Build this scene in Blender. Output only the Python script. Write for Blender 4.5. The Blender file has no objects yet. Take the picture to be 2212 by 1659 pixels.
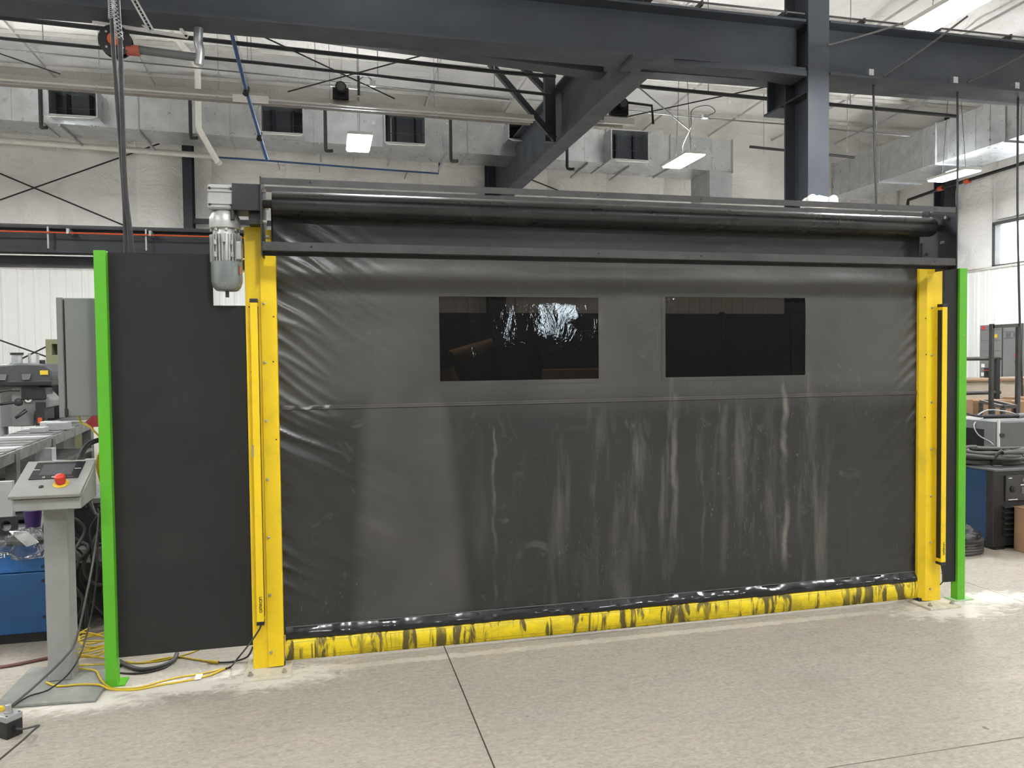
import bpy, bmesh, math, random
from mathutils import Vector, Matrix, noise
random.seed(7)
C = bpy.context.scene.collection
S = bpy.context.scene

# ---------------------------------------------------------------- camera, world, exposure
YAW, PITCH, ROLL, FPX = 0.23796, 0.03253, -0.01098, 1654.3
CAM = Vector((0, 0, 1.6))
_cy, _sy, _cp, _sp = math.cos(YAW), math.sin(YAW), math.cos(PITCH), math.sin(PITCH)
_f = Vector((_sy*_cp, _cy*_cp, -_sp)); _r0 = Vector((_cy, -_sy, 0)); _u0 = _r0.cross(_f)
_r = math.cos(ROLL)*_r0 + math.sin(ROLL)*_u0
_u = -math.sin(ROLL)*_r0 + math.cos(ROLL)*_u0
cam = bpy.data.objects.new('camera', bpy.data.cameras.new('camera')); C.objects.link(cam)
cam.matrix_world = Matrix(((_r.x, _u.x, -_f.x, 0), (_r.y, _u.y, -_f.y, 0), (_r.z, _u.z, -_f.z, CAM.z), (0, 0, 0, 1)))
cam.data.sensor_fit = 'HORIZONTAL'; cam.data.sensor_width = 36; cam.data.lens = FPX/2212*36
cam.data.clip_start = 0.05; cam.data.clip_end = 200
S.camera = cam
w = bpy.data.worlds.new('daylight'); S.world = w; w.use_nodes = True
w.node_tree.nodes['Background'].inputs[0].default_value = (0.92, 0.97, 1.0, 1)
w.node_tree.nodes['Background'].inputs[1].default_value = 6.0
S.view_settings.view_transform = 'Standard'; S.view_settings.look = 'None'
S.view_settings.gamma = 1; S.view_settings.use_curve_mapping = False
S.view_settings.exposure = 0.8
LAMP_POWER = 118.0

def P(px, py, X=None, Y=None, Z=None):
    """point of the place on the plane X=, Y= or Z= seen at a photograph position"""
    d = _f + _r*((px-1106)/FPX) - _u*((py-829.5)/FPX)
    for i, v in enumerate((X, Y, Z)):
        if v is not None:
            return CAM + d*((v-CAM[i])/d[i])

# ---------------------------------------------------------------- materials
def lin(c):
    if isinstance(c, str):
        c = [int(c[i:i+2], 16)/255 for i in (1, 3, 5)]
        c = [x/12.92 if x <= .04045 else ((x+.055)/1.055)**2.4 for x in c]
    return (c[0], c[1], c[2], 1)
class NT:
    def __init__(s, name):
        s.m = bpy.data.materials.new(name); s.m.use_nodes = True
        s.t = s.m.node_tree; s.p = s.t.nodes['Principled BSDF']; s.out = s.t.nodes['Material Output']
        s.geo = s.t.nodes.new('ShaderNodeNewGeometry')
    def n(s, kind, **kw):
        nd = s.t.nodes.new(kind)
        for k, v in kw.items():
            if k in nd.inputs: nd.inputs[k].default_value = v
            else: setattr(nd, k, v)
        return nd
    def l(s, a, b): s.t.links.new(a, b)
    def pos(s, sc=(1, 1, 1), loc=(0, 0, 0), rot=(0, 0, 0)):
        mp = s.n('ShaderNodeMapping'); mp.inputs['Scale'].default_value = sc
        mp.inputs['Location'].default_value = loc; mp.inputs['Rotation'].default_value = rot
        s.l(s.geo.outputs['Position'], mp.inputs['Vector']); return mp.outputs[0]
    def noise(s, scale, detail=4, sc=(1, 1, 1), rough=.55, dist=0, rot=(0, 0, 0), loc=(0, 0, 0)):
        nd = s.n('ShaderNodeTexNoise'); nd.inputs['Scale'].default_value = scale
        nd.inputs['Detail'].default_value = detail; nd.inputs['Roughness'].default_value = rough
        nd.inputs['Distortion'].default_value = dist
        s.l(s.pos(sc, loc, rot), nd.inputs['Vector']); return nd.outputs[0]
    def ramp(s, fac, a, b, va=0., vb=1.):
        mr = s.n('ShaderNodeMapRange'); mr.inputs[1].default_value = a; mr.inputs[2].default_value = b
        mr.inputs[3].default_value = va; mr.inputs[4].default_value = vb
        s.l(fac, mr.inputs[0]); return mr.outputs[0]
    def math(s, op, a, b=None):
        nd = s.n('ShaderNodeMath', operation=op)
        for i, v in enumerate((a, b)):
            if v is None: continue
            if isinstance(v, (int, float)): nd.inputs[i].default_value = v
            else: s.l(v, nd.inputs[i])
        return nd.outputs[0]
    def mix(s, fac, a, b):
        nd = s.n('ShaderNodeMix', data_type='RGBA')
        for i, v in ((0, fac), (6, a), (7, b)):
            if isinstance(v, (int, float)): nd.inputs[i].default_value = v
            elif isinstance(v, tuple): nd.inputs[i].default_value = v
            else: s.l(v, nd.inputs[i])
        return nd.outputs[2]
    def bump(s, h, strength=.3, dist=.01, prev=None):
        b = s.n('ShaderNodeBump'); b.inputs['Strength'].default_value = strength; b.inputs['Distance'].default_value = dist
        s.l(h, b.inputs['Height'])
        if prev is not None: s.l(prev, b.inputs['Normal'])
        return b.outputs[0]
    def xyz(s):
        x = s.n('ShaderNodeSeparateXYZ'); s.l(s.geo.outputs['Position'], x.inputs[0]); return x.outputs
    def set(s, name, v):
        if isinstance(v, (int, float, tuple)): s.p.inputs[name].default_value = v
        else: s.l(v, s.p.inputs[name])

_mats = {}
def simple(name, col, rough=.5, metal=0., var=.12, scale=6., bump=0., spec=.5, coat=0., dirt=None, dirt_amt=.0):
    if name in _mats: return _mats[name]
    t = NT(name); c = lin(col)
    nz = t.noise(scale, 5)
    dk = tuple(x*(1-var) for x in c[:3])+(1,); lt = tuple(min(1, x*(1+var)) for x in c[:3])+(1,)
    base = t.mix(t.ramp(nz, .3, .7), dk, lt)
    if dirt:
        m = t.ramp(t.noise(scale*1.7, 8, rough=.7, loc=(3, 1, 5)), .52, .72, 0, dirt_amt)
        base = t.mix(m, base, lin(dirt))
    t.set('Base Color', base); t.set('Metallic', metal)
    t.set('Roughness', t.ramp(t.noise(scale*2, 4, loc=(9, 2, 4)), .3, .7, max(.03, rough-.08), min(1, rough+.08)))
    t.p.inputs['Specular IOR Level'].default_value = spec
    if coat: t.p.inputs['Coat Weight'].default_value = coat
    if bump: t.set('Normal', t.bump(t.noise(scale*14, 4), bump, .004))
    _mats[name] = t.m; return t.m

M = {}
M['yellow'] = simple('yellow_paint', (.73, .51, .008), .42, var=.04, scale=3, dirt=(.35, .22, .03), dirt_amt=.35)
M['green'] = simple('green_paint', (.085, .36, .016), .38, var=.05, scale=2.5)
M['charcoal'] = simple('charcoal_panel', (.0155, .0153, .0148), .62, var=.22, scale=1.6, spec=.3, dirt=(.03, .029, .027), dirt_amt=.5)
M['raw_steel'] = simple('raw_steel', (.05, .048, .047), .42, .3, var=.25, scale=9, dirt=(.05, .045, .04), dirt_amt=.6)
M['dark_steel'] = simple('dark_steel', (.014, .0145, .016), .45, .1, var=.25, scale=5)
M['black'] = simple('black_plastic', (.012, .012, .013), .45, var=.15)
M['rubber'] = simple('black_rubber', (.017, .017, .018), .6, var=.2, scale=10)
M['structural'] = simple('structural_grey_paint', (.045, .051, .062), .6, var=.12, scale=1.5, spec=.3)
M['structural_dark'] = simple('dark_structural_grey', (.022, .025, .031), .55, var=.12, scale=1.5)  # darker copy of the structural grey, on webs, stiffeners, pipes and some columns
M['galv'] = simple('galvanised_steel', (.47, .49, .5), .33, .85, var=.14, scale=3.5)
M['table_steel'] = simple('worn_table_steel', (.11, .11, .105), .42, .5, var=.5, scale=9)
M['galv_dull'] = simple('dull_galvanised', (.4, .41, .42), .5, .6, var=.14, scale=5)
M['alu'] = simple('cast_aluminium', (.4, .4, .385), .4, .5, var=.12, scale=14, bump=.1)
M['motor_grey'] = simple('motor_silver_paint', (.2, .22, .215), .26, .3, var=.1, scale=5)
M['grey_paint'] = simple('light_grey_paint', (.24, .242, .228), .5, var=.05, scale=3, dirt=(.15, .146, .135), dirt_amt=.4)
M['grey_panel'] = simple('grey_panel', (.165, .172, .168), .5, var=.05, scale=2)
M['mid_grey'] = simple('mid_grey', (.095, .098, .098), .5, var=.12, scale=6)
M['blue'] = simple('blue_paint', (.008, .07, .2), .42, var=.15, scale=3)
M['blue_pipe'] = simple('blue_pipe', (.035, .1, .24), .4)
M['white'] = simple('white_plastic', (.66, .65, .62), .4, var=.04)
M['pvc'] = simple('white_pipe', (.68, .66, .6), .4, var=.06)
M['beige'] = simple('beige_sheet', (.32, .305, .28), .45, .2, var=.12, scale=3)
M['olive'] = simple('olive_machine_paint', (.2, .205, .11), .5, var=.08, scale=4)
M['red'] = simple('red_plastic', (.5, .035, .02), .35, var=.06)
M['orange'] = simple('orange', (.5, .08, .02), .45)
M['cable_yellow'] = simple('yellow_cable', (.5, .36, .02), .45, var=.1)
M['cable_grey'] = simple('grey_cable', (.05, .049, .047), .5)
M['card'] = simple('cardboard', (.25, .15, .08), .8, var=.1, scale=4)
M['card_pale'] = simple('pale_cardboard', (.4, .34, .27), .8, var=.08, scale=4)
M['label'] = simple('yellow_label', (.6, .42, .03), .5)
M['paper'] = simple('white_label', (.8, .8, .78), .6, var=.03)
M['purple'] = simple('purple_plastic', (.05, .02, .11), .4)
M['bolt'] = simple('zinc_bolt', (.42, .41, .38), .35, .8, var=.2, scale=30)
M['hole'] = simple('hole_shade', (.004, .004, .004), .8)  # near-black for solid discs and bars, standing for shade inside holes
M['dusty'] = simple('dusty_yellow_plate', (.5, .47, .38), .8, var=.15, scale=18, dirt=(.5, .36, .04), dirt_amt=.6)
M['plate_grey'] = simple('dusty_grey_plate', (.2, .207, .187), .6, var=.15, scale=7, dirt=(.36, .35, .32), dirt_amt=.6)
M['wood_floor'] = simple('tan_panel', (.4, .27, .13), .6)
M['screen'] = simple('touch_screen', (.05, .052, .06), .12, var=.1, scale=20)
M['screen_frame'] = simple('screen_bezel', (.015, .016, .018), .22, var=.2, scale=14)

def glass_film(name, tint, rough, amount):
    t = NT(name)
    t.t.nodes.remove(t.p)
    tr = t.n('ShaderNodeBsdfTransparent'); tr.inputs[0].default_value = lin(tint)
    gl = t.n('ShaderNodeBsdfGlossy'); gl.inputs['Roughness'].default_value = rough
    gl.inputs['Color'].default_value = (.95, .97, 1, 1)
    fr = t.n('ShaderNodeFresnel'); fr.inputs[0].default_value = 1.5
    nz = t.noise(9, 4, (1, 1, .55), .6, 1.2, rot=(0, .6, 0)); nz2 = t.noise(34, 3, (1, 1, .6), .6, .6, rot=(0, .7, 0))
    b = t.bump(nz, amount, .02); b = t.bump(nz2, amount*.5, .006, b)
    t.l(b, gl.inputs['Normal']); t.l(b, fr.inputs['Normal'])
    mx = t.n('ShaderNodeMixShader'); t.l(fr.outputs[0], mx.inputs[0]); t.l(tr.outputs[0], mx.inputs[1]); t.l(gl.outputs[0], mx.inputs[2])
    t.l(mx.outputs[0], t.out.inputs[0]); return t.m
M['film'] = glass_film('tinted_vinyl_film', (.04, .033, .027), .03, .07)
M['clear_bag'] = glass_film('clear_plastic_bag', (.8, .8, .8), .08, .9)
def pane_mat():
    t = NT('window_glass'); t.t.nodes.remove(t.p)
    tr = t.n('ShaderNodeBsdfTransparent'); gl = t.n('ShaderNodeBsdfGlossy'); gl.inputs['Roughness'].default_value = .02
    mx = t.n('ShaderNodeMixShader'); mx.inputs[0].default_value = .06
    t.l(tr.outputs[0], mx.inputs[1]); t.l(gl.outputs[0], mx.inputs[2]); t.l(mx.outputs[0], t.out.inputs[0]); return t.m
M['pane'] = pane_mat()

def lamp_mat(name='led_diffuser', k=1.0):
    t = NT(name); t.set('Base Color', (.9, .9, .9, 1))
    t.p.inputs['Emission Color'].default_value = (.965, .985, 1.0, 1)
    t.p.inputs['Emission Strength'].default_value = LAMP_POWER*k; return t.m
M['lamp'] = lamp_mat(); M['ceiling_fill'] = lamp_mat('added_ceiling_glow', .65)  # the second is an added glow that only brightens the ceiling

def glow_pane():
    t = NT('added_glowing_pane'); t.p.inputs['Emission Color'].default_value = (.8, .93, 1, 1); t.p.inputs['Emission Strength'].default_value = 12.0; return t.m
M['added_glow'] = glow_pane()
def concrete():
    t = NT('concrete_floor')
    big = t.noise(.55, 5, rough=.6); mid = t.noise(2.6, 7, (1, 2.2, 1), .65, .8, rot=(0, 0, .5)); fine = t.noise(45, 6, rough=.7)
    base = t.mix(t.ramp(big, .3, .7), lin((.28, .25, .208)), lin((.385, .34, .28)))
    base = t.mix(t.ramp(mid, .4, .62, 0, .85), base, lin((.31, .288, .252)))
    swirl = t.noise(7, 8, (1, 3.2, 1), .75, 2.5, rot=(0, 0, -.35))
    base = t.mix(t.ramp(swirl, .5, .66, 0, .65), base, lin((.23, .205, .17)))
    base = t.mix(t.ramp(fine, .4, .7, 0, .45), base, lin((.49, .44, .37)))
    brush = t.noise(24, 5, (1, 2.6, 1), .7, 1.2, rot=(0, 0, .4), loc=(2, 9, 0))
    base = t.mix(t.ramp(brush, .5, .68, 0, .6), base, lin((.2, .178, .148)))
    base = t.mix(t.ramp(brush, .3, .45, .4, 0), base, lin((.5, .455, .385)))
    spots = t.noise(16, 2, rough=.4, loc=(4, 7, 0)); base = t.mix(t.ramp(spots, .76, .8, 0, .75), base, lin((.09, .08, .07)))
    blot = t.noise(1.1, 3, (1, 1.6, 1), .5, loc=(11, 3, 0)); base = t.mix(t.ramp(blot, .6, .72, 0, .3), base, lin((.2, .18, .155)))
    # chalky dust lying round the feet of the posts and along the line where the door lands
    x, y, z = t.xyz()
    def patch(cx, cy, rx, ry):
        a = t.math('DIVIDE', t.math('SUBTRACT', x, cx), rx); b = t.math('DIVIDE', t.math('SUBTRACT', y, cy), ry)
        return t.math('SQRT', t.math('ADD', t.math('MULTIPLY', a, a), t.math('MULTIPLY', b, b)))
    dn = t.noise(9, 8, (1, 1.7, 1), .72, .8)
    dust = None
    for c in ((-.3, 4.02, .42, .17), (-.75, 4.02, .5, .11), (3.8, 3.98, .42, .2), (4.2, 4.08, .42, .16), (-1.1, 3.93, .36, .1)):
        d = t.ramp(t.math('ADD', patch(*c), t.ramp(dn, .3, .7, -.55, .55)), .45, 1.05, .9, 0)
        dust = d if dust is None else t.math('MAXIMUM', dust, d)
    lx = t.math('ABSOLUTE', t.math('ADD', t.math('SUBTRACT', y, 4.055), t.ramp(t.noise(26, 3), .3, .7, -.012, .012)))
    line = t.math('MULTIPLY', t.ramp(lx, .026, .034, 1, 0), t.math('MULTIPLY', t.ramp(x, -.2, -.1), t.ramp(x, 3.1, 3.5, 1, 0)))
    line = t.math('MULTIPLY', line, t.ramp(t.noise(6, 5), .3, .55, .2, .5))
    dust = t.math('MAXIMUM', dust, line)
    base = t.mix(dust, base, lin((.62, .59, .525)))
    t.set('Base Color', base); t.set('Roughness', t.ramp(mid, .3, .7, .55, .8))
    t.p.inputs['Specular IOR Level'].default_value = .35
    t.set('Normal', t.bump(fine, .3, .004, t.bump(swirl, .25, .01))); return t.m
M['concrete'] = concrete()
M['joint'] = simple('floor_joint', (.07, .06, .05), .9)

def vinyl():
    t = NT('black_vinyl_curtain'); x, y, z = t.xyz()
    base = t.mix(t.noise(1.4, 4), lin((.018, .018, .0175)), lin((.029, .029, .0275)))
    # chalk dust rubbed on by the roll: a broad band, runs and scuffs; paler towards the top
    band = t.math('MULTIPLY', t.ramp(t.math('ADD', x, t.ramp(z, 0, 2.2, .09, -.04)), .17, .25), t.ramp(t.math('ADD', x, t.ramp(z, 0, 2.2, -.14, .06)), .58, .66, 1, 0))
    upper = t.ramp(z, 1.25, 1.45)
    a = t.math('MULTIPLY', band, t.ramp(t.noise(2.5, 5), .25, .7, .35, 1.0))
    a = t.math('MULTIPLY', a, .3)
    up = t.math('MULTIPLY', upper, t.ramp(t.noise(1.3, 4), .25, .7, .1, .3))
    a = t.math('MAXIMUM', a, up)
    runs = t.ramp(t.noise(9, 7, (1, 1, .13), .66, .35), .52, .74)
    zone = t.math('MULTIPLY', t.ramp(x, .55, 1.5), t.ramp(x, 2.95, 3.25, 1, 0))
    runs = t.math('MULTIPLY', t.math('MULTIPLY', runs, zone), t.ramp(t.noise(2.2, 6, (1, 1, .6)), .35, .62, .1, .9))
    a = t.math('MAXIMUM', a, t.math('MULTIPLY', runs, .8))
    # the long bright run and the fine creases
    for cx, wd, am, z0, z1 in ((2.735, .018, .8, .25, 1.52), (2.0, .016, .55, .6, 1.38), (.905, .006, .4, .55, 1.2), (2.18, .008, .4, .3, 1.3), (2.32, .02, .28, .25, 1.3), (.9, .008, .35, .2, 1.1)):
        dx = t.math('ABSOLUTE', t.math('ADD', t.math('SUBTRACT', x, cx), t.ramp(t.noise(5, 4, (.2, 1, 1)), .3, .7, -.02, .02)))
        r = t.math('MULTIPLY', t.ramp(dx, wd*.3, wd*1.5, am, 0), t.math('MULTIPLY', t.ramp(z, z0, z0+.08), t.ramp(z, z1, z1+.04, 1, 0)))
        a = t.math('MAXIMUM', a, t.math('MULTIPLY', r, t.ramp(t.noise(9, 6, (1, 1, .5)), .38, .62, .15, 1)))
    scr = t.ramp(t.noise(26, 3, (1.6, 1, .4), .5, 3.2), .655, .7); scr = t.math('MULTIPLY', scr, t.ramp(t.noise(1.7, 3, loc=(5, 5, 5)), .48, .62))
    a = t.math('MAXIMUM', a, t.math('MULTIPLY', scr, .75))
    pats = t.ramp(t.noise(4.5, 6, (1, 1, .8), .6, 1.5, loc=(2, 8, 1)), .62, .75, 0, .4)
    a = t.math('MAXIMUM', a, t.math('MULTIPLY', pats, t.ramp(x, 3.2, 3.6, 1, .2)))
    a = t.math('MULTIPLY', a, t.ramp(z, 2.08, 2.2, 1, .18))  # pale mask cut back at the very top
    base = t.mix(a, base, lin((.15, .142, .12)))
    t.set('Base Color', base); t.set('Roughness', t.ramp(a, 0, .6, .3, .7))
    t.set('Normal', t.bump(t.noise(3.2, 3, (1, 1, 1.6), .5, .5, rot=(0, .5, 0)), .25, .03, t.bump(t.noise(60, 3), .06, .002)))
    return t.m
M['vinyl'] = vinyl()
M['roll_vinyl'] = simple('rolled_vinyl', (.014, .0145, .015), .3, var=.4, scale=3, dirt=(.05, .047, .04), dirt_amt=.5)
M['seam_dust'] = simple('dusty_stitching', (.1, .093, .075), .7, var=.4, scale=8)
M['vinyl_gloss'] = simple('glossy_black_vinyl', (.014, .014, .015), .16, var=.2, scale=5)

def scuffed():
    t = NT('scuffed_yellow_vinyl'); x, y, z = t.xyz()
    base = t.mix(t.noise(5, 4), lin((.66, .5, .006)), lin((.74, .57, .01)))
    v1 = t.noise(17, 5, (1, 1, .16), .6, .9); v2 = t.noise(6, 6, (1, 1, 1.8), .7, .6, loc=(7, 0, 2)); v3 = t.noise(2.3, 3, loc=(1, 6, 3))
    m = t.math('MULTIPLY', t.ramp(v1, .49, .57), t.ramp(v3, .3, .45, .45, .95))
    m2 = t.math('MULTIPLY', t.ramp(v2, .45, .7, 0, .75), t.ramp(z, .03, .13, 1., .5))
    m = t.math('MAXIMUM', m, m2)
    for zc in (.045, .124):
        m = t.math('MAXIMUM', m, t.ramp(t.math('ABSOLUTE', t.math('SUBTRACT', z, zc)), .0008, .002, .55, 0))
    t.set('Base Color', t.mix(m, base, lin((.06, .045, .012)))); t.set('Roughness', t.ramp(m, 0, 1, .4, .7)); return t.m
M['scuffed'] = scuffed()

def insulation(name, col, rough=.3):
    t = NT(name); c = lin(col)
    base = t.mix(t.ramp(t.noise(.7, 4), .3, .7), tuple(v*.84 for v in c[:3])+(1,), c)
    t.set('Base Color', base); t.set('Roughness', rough)
    n1 = t.noise(1.6, 5, (1, 1, 1.4), .6, 1.6); n2 = t.noise(6, 4, (1.2, 1, 1), .6, 2.0)
    fan = t.ramp(t.noise(.8, 2), .45, .7, .1, 1)
    b = t.bump(n1, .8, .1); b = t.bump(t.math('MULTIPLY', n2, fan), .9, .05, b)
    t.set('Normal', b); return t.m
M['insul'] = insulation('white_insulation_facing', (.9, .885, .855), .36)
M['insul_roof'] = insulation('roof_insulation_facing', (.88, .86, .83), .45)
M['wall_dark'] = simple('dark_ribbed_steel', (.12, .125, .125), .5)
M['corr'] = simple('white_ribbed_steel', (.85, .85, .83), .4, var=.04, scale=1)

# ---------------------------------------------------------------- mesh builder
ORG = {}
class MB:
    def __init__(s): s.v = []; s.f = []
    def add(s, vs, fs):
        o = len(s.v); s.v += [Vector(p) for p in vs]; s.f += [tuple(i+o for i in q) for q in fs]; return s
    def box(s, x0, x1, y0, y1, z0, z1):
        return s.add([(x, y, z) for z in (z0, z1) for y in (y0, y1) for x in (x0, x1)],
                     [(0, 2, 3, 1), (4, 5, 7, 6), (0, 1, 5, 4), (2, 6, 7, 3), (0, 4, 6, 2), (1, 3, 7, 5)])
    def beam(s, a, b, wd, h, up=(0, 0, 1)):
        a, b = Vector(a), Vector(b); d = (b-a).normalized(); up = Vector(up)
        sd = d.cross(up)
        if sd.length < 1e-4: sd = d.cross(Vector((1, 0, 0)))
        sd.normalize(); u = sd.cross(d)
        vs = [p + sd*(i*wd/2) + u*(j*h/2) for p in (a, b) for j in (-1, 1) for i in (-1, 1)]
        return s.add(vs, [(0, 2, 3, 1), (4, 5, 7, 6), (0, 1, 5, 4), (2, 6, 7, 3), (0, 4, 6, 2), (1, 3, 7, 5)])
    def cyl(s, a, b, r, n=14, r2=None, cap=True):
        a, b = Vector(a), Vector(b); r2 = r if r2 is None else r2
        d = (b-a).normalized(); t = Vector((0, 0, 1)) if abs(d.z) < .9 else Vector((1, 0, 0))
        e = d.cross(t).normalized(); g = d.cross(e)
        vs = []
        for p, q in ((a, r), (b, r2)):
            vs += [p + (e*math.cos(k*2*math.pi/n) + g*math.sin(k*2*math.pi/n))*q for k in range(n)]
        fs = [(k, (k+1) % n, n+(k+1) % n, n+k) for k in range(n)]
        if cap: fs += [tuple(range(n))[::-1], tuple(range(n, 2*n))]
        return s.add(vs, fs)
    def lathe(s, base, axis, prof, n=20):
        base = Vector(base); d = Vector(axis).normalized(); t = Vector((0, 0, 1)) if abs(d.z) < .9 else Vector((1, 0, 0))
        e = d.cross(t).normalized(); g = d.cross(e); vs = []
        for h, r in prof:
            vs += [base + d*h + (e*math.cos(k*2*math.pi/n) + g*math.sin(k*2*math.pi/n))*max(r, .0002) for k in range(n)]
        fs = [(i*n+k, i*n+(k+1) % n, (i+1)*n+(k+1) % n, (i+1)*n+k) for i in range(len(prof)-1) for k in range(n)]
        fs += [tuple(range(n))[::-1], tuple(range((len(prof)-1)*n, len(prof)*n))]
        return s.add(vs, fs)
    def prism(s, poly, d):
        d = Vector(d); n = len(poly); p = [Vector(q) for q in poly]
        return s.add(p + [q+d for q in p], [tuple(range(n))[::-1], tuple(range(n, 2*n))] + [(k, (k+1) % n, n+(k+1) % n, n+k) for k in range(n)])
    def tube(s, pts, r, n=8, sub=6, closed=False):
        p = [Vector(q) for q in pts]
        if sub > 1 and len(p) > 2: p = catmull(p, sub)
        vs = []; m = len(p); prev = None
        for i in range(m):
            d = (p[min(i+1, m-1)] - p[max(i-1, 0)])
            if d.length < 1e-7: d = Vector((0, 0, 1))
            d.normalize()
            if prev is None:
                t = Vector((0, 0, 1)) if abs(d.z) < .9 else Vector((1, 0, 0)); e = d.cross(t).normalized()
            else:
                e = (prev - d*prev.dot(d))
                e = e.normalized() if e.length > 1e-5 else d.orthogonal().normalized()
            prev = e; g = d.cross(e)
            vs += [p[i] + (e*math.cos(k*2*math.pi/n) + g*math.sin(k*2*math.pi/n))*r for k in range(n)]
        fs = [(i*n+k, i*n+(k+1) % n, (i+1)*n+(k+1) % n, (i+1)*n+k) for i in range(m-1) for k in range(n)]
        fs += [tuple(range(n))[::-1], tuple(range((m-1)*n, m*n))]
        return s.add(vs, fs)
    def ibeam(s, a, b, h, bf, tf, tw, up=(0, 0, 1)):
        """I section from a to b, a and b at mid depth"""
        a, b, up = Vector(a), Vector(b), Vector(up)
        s.beam(a+up*(h/2-tf/2), b+up*(h/2-tf/2), bf, tf, up); s.beam(a-up*(h/2-tf/2), b-up*(h/2-tf/2), bf, tf, up)
        s.beam(a, b, tw, h-2*tf, up); return s
    def build(s, name, mat, parent=None, bevel=0, smooth=None, seg=2):
        lo = Vector((min(v.x for v in s.v), min(v.y for v in s.v), min(v.z for v in s.v)))
        hi = Vector((max(v.x for v in s.v), max(v.y for v in s.v), max(v.z for v in s.v)))
        c = (lo+hi)/2 if parent is not None else Vector(((lo.x+hi.x)/2, (lo.y+hi.y)/2, lo.z))
        me = bpy.data.meshes.new(name); me.from_pydata([v-c for v in s.v], [], s.f)
        bm = bmesh.new(); bm.from_mesh(me); bmesh.ops.recalc_face_normals(bm, faces=bm.faces); bm.to_mesh(me); bm.free()
        me.materials.append(mat)
        o = bpy.data.objects.new(name, me); C.objects.link(o)
        return place(o, c, parent, bevel, smooth, seg)
def place(o, c, parent=None, bevel=0, smooth=None, seg=2):
    ORG[o] = Vector(c); o.location = Vector(c)
    if parent is not None: o.parent = parent; o.location = Vector(c) - ORG[parent]
    if smooth is not None:
        o.data.shade_smooth(); o.data.set_sharp_from_angle(angle=math.radians(smooth))
    if bevel:
        b = o.modifiers.new('bevel', 'BEVEL'); b.width = bevel; b.segments = seg; b.limit_method = 'ANGLE'
    return o
def catmull(p, sub):
    out = []
    for i in range(len(p)-1):
        p0, p1, p2, p3 = p[max(i-1, 0)], p[i], p[i+1], p[min(i+2, len(p)-1)]
        for k in range(sub):
            t = k/sub
            out.append(.5*((2*p1) + (p2-p0)*t + (2*p0-5*p1+4*p2-p3)*t*t + (3*p1-p0-3*p2+p3)*t**3))
    return out + [p[-1]]
def tag(o, label, cat=None, group=None, kind=None):
    if label: o['label'] = label
    if cat: o['category'] = cat
    if group: o['group'] = group
    if kind: o['kind'] = kind
    return o
def thing(name, label, cat, loc, group=None):
    o = bpy.data.objects.new(name, None); C.objects.link(o); o.empty_display_size = .05
    o.location = Vector(loc); ORG[o] = Vector(loc); return tag(o, label, cat, group)
def B(x0, x1, y0, y1, z0, z1): return MB().box(x0, x1, y0, y1, z0, z1)
def copy_tree(o, loc, label=None):
    c = o.copy(); C.objects.link(c); c.location = Vector(loc); ORG[c] = Vector(loc)
    if label: c['label'] = label
    for ch in list(o.children):
        k = ch.copy(); C.objects.link(k); k.parent = c; ORG[k] = ORG[c] + ch.location
        for g in list(ch.children):
            q = g.copy(); C.objects.link(q); q.parent = k
    return c

# ================================================================ THE BUILDING
XL, XR, YF, YB = -10.0, 15.3, -8.0, 18.0
ZB = 3.62                       # top of the ribbed steel liner
def roofz(y): return 7.45 + .03*(YB-y)

# floor: slabs with saw-cut joints between them
fl = B(XL, XR, YF, YB, -.2, -.008).build('floor', M['joint'])
tag(fl, 'dusty grey concrete workshop floor', kind='structure')
xs = [XL, -6.0, .613, 4.34, 9.3, XR]; ys = [YF, -3, 2.556, 9.0, YB]
g = .0035
for i in range(len(xs)-1):
    for j in range(len(ys)-1):
        B(xs[i]+g, xs[i+1]-g, ys[j]+g, ys[j+1]-g, -.1, 0).build('slab', M['concrete'], fl)

def ribbed(p0, d, length, nrm, z0, z1):
    """ribbed wall sheet: profile run along d, ribs standing out along nrm"""
    prof = []; x = 0; pitch = .305
    while x < length:
        for u, h in ((0, 0), (.115, 0), (.135, .022), (.17, .022), (.19, 0), (.24, 0), (.245, .006), (.265, .006), (.27, 0)):
            if x+u <= length: prof.append((x+u, h))
        x += pitch
    prof.append((length, 0)); d, nrm = Vector(d), Vector(nrm)
    vs = []; n = len(prof)
    for z in (z0, z1): vs += [Vector(p0)+d*u+nrm*h+Vector((0, 0, z)) for u, h in prof]
    return MB().add(vs, [(k, k+1, n+k+1, n+k) for k in range(n-1)])
def sheet(p0, d, width, nrm, z0, z1, seed):
    """one strip of insulation facing, pulled tight at its edges and quilted between"""
    d, nrm = Vector(d), Vector(nrm); nu, nv = 14, 30; vs = []
    for j in range(nv+1):
        for i in range(nu+1):
            u, v = i/nu, j/nv; e = math.sin(math.pi*u)**.5
            q = noise.noise(Vector((u*2.2+seed*7.3, v*5, seed)))
            q2 = abs(noise.noise(Vector((u*3+v*6+seed, v*3-u*5, seed*3.1))))
            vs.append(Vector(p0)+d*(u*width)+nrm*(.005+.085*e+e*(.07*q+.07*q2))+Vector((0, 0, z0+(z1-z0)*v)))
    fs = [(j*(nu+1)+i, j*(nu+1)+i+1, (j+1)*(nu+1)+i+1, (j+1)*(nu+1)+i) for j in range(nv) for i in range(nu)]
    return MB().add(vs, fs)
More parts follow.
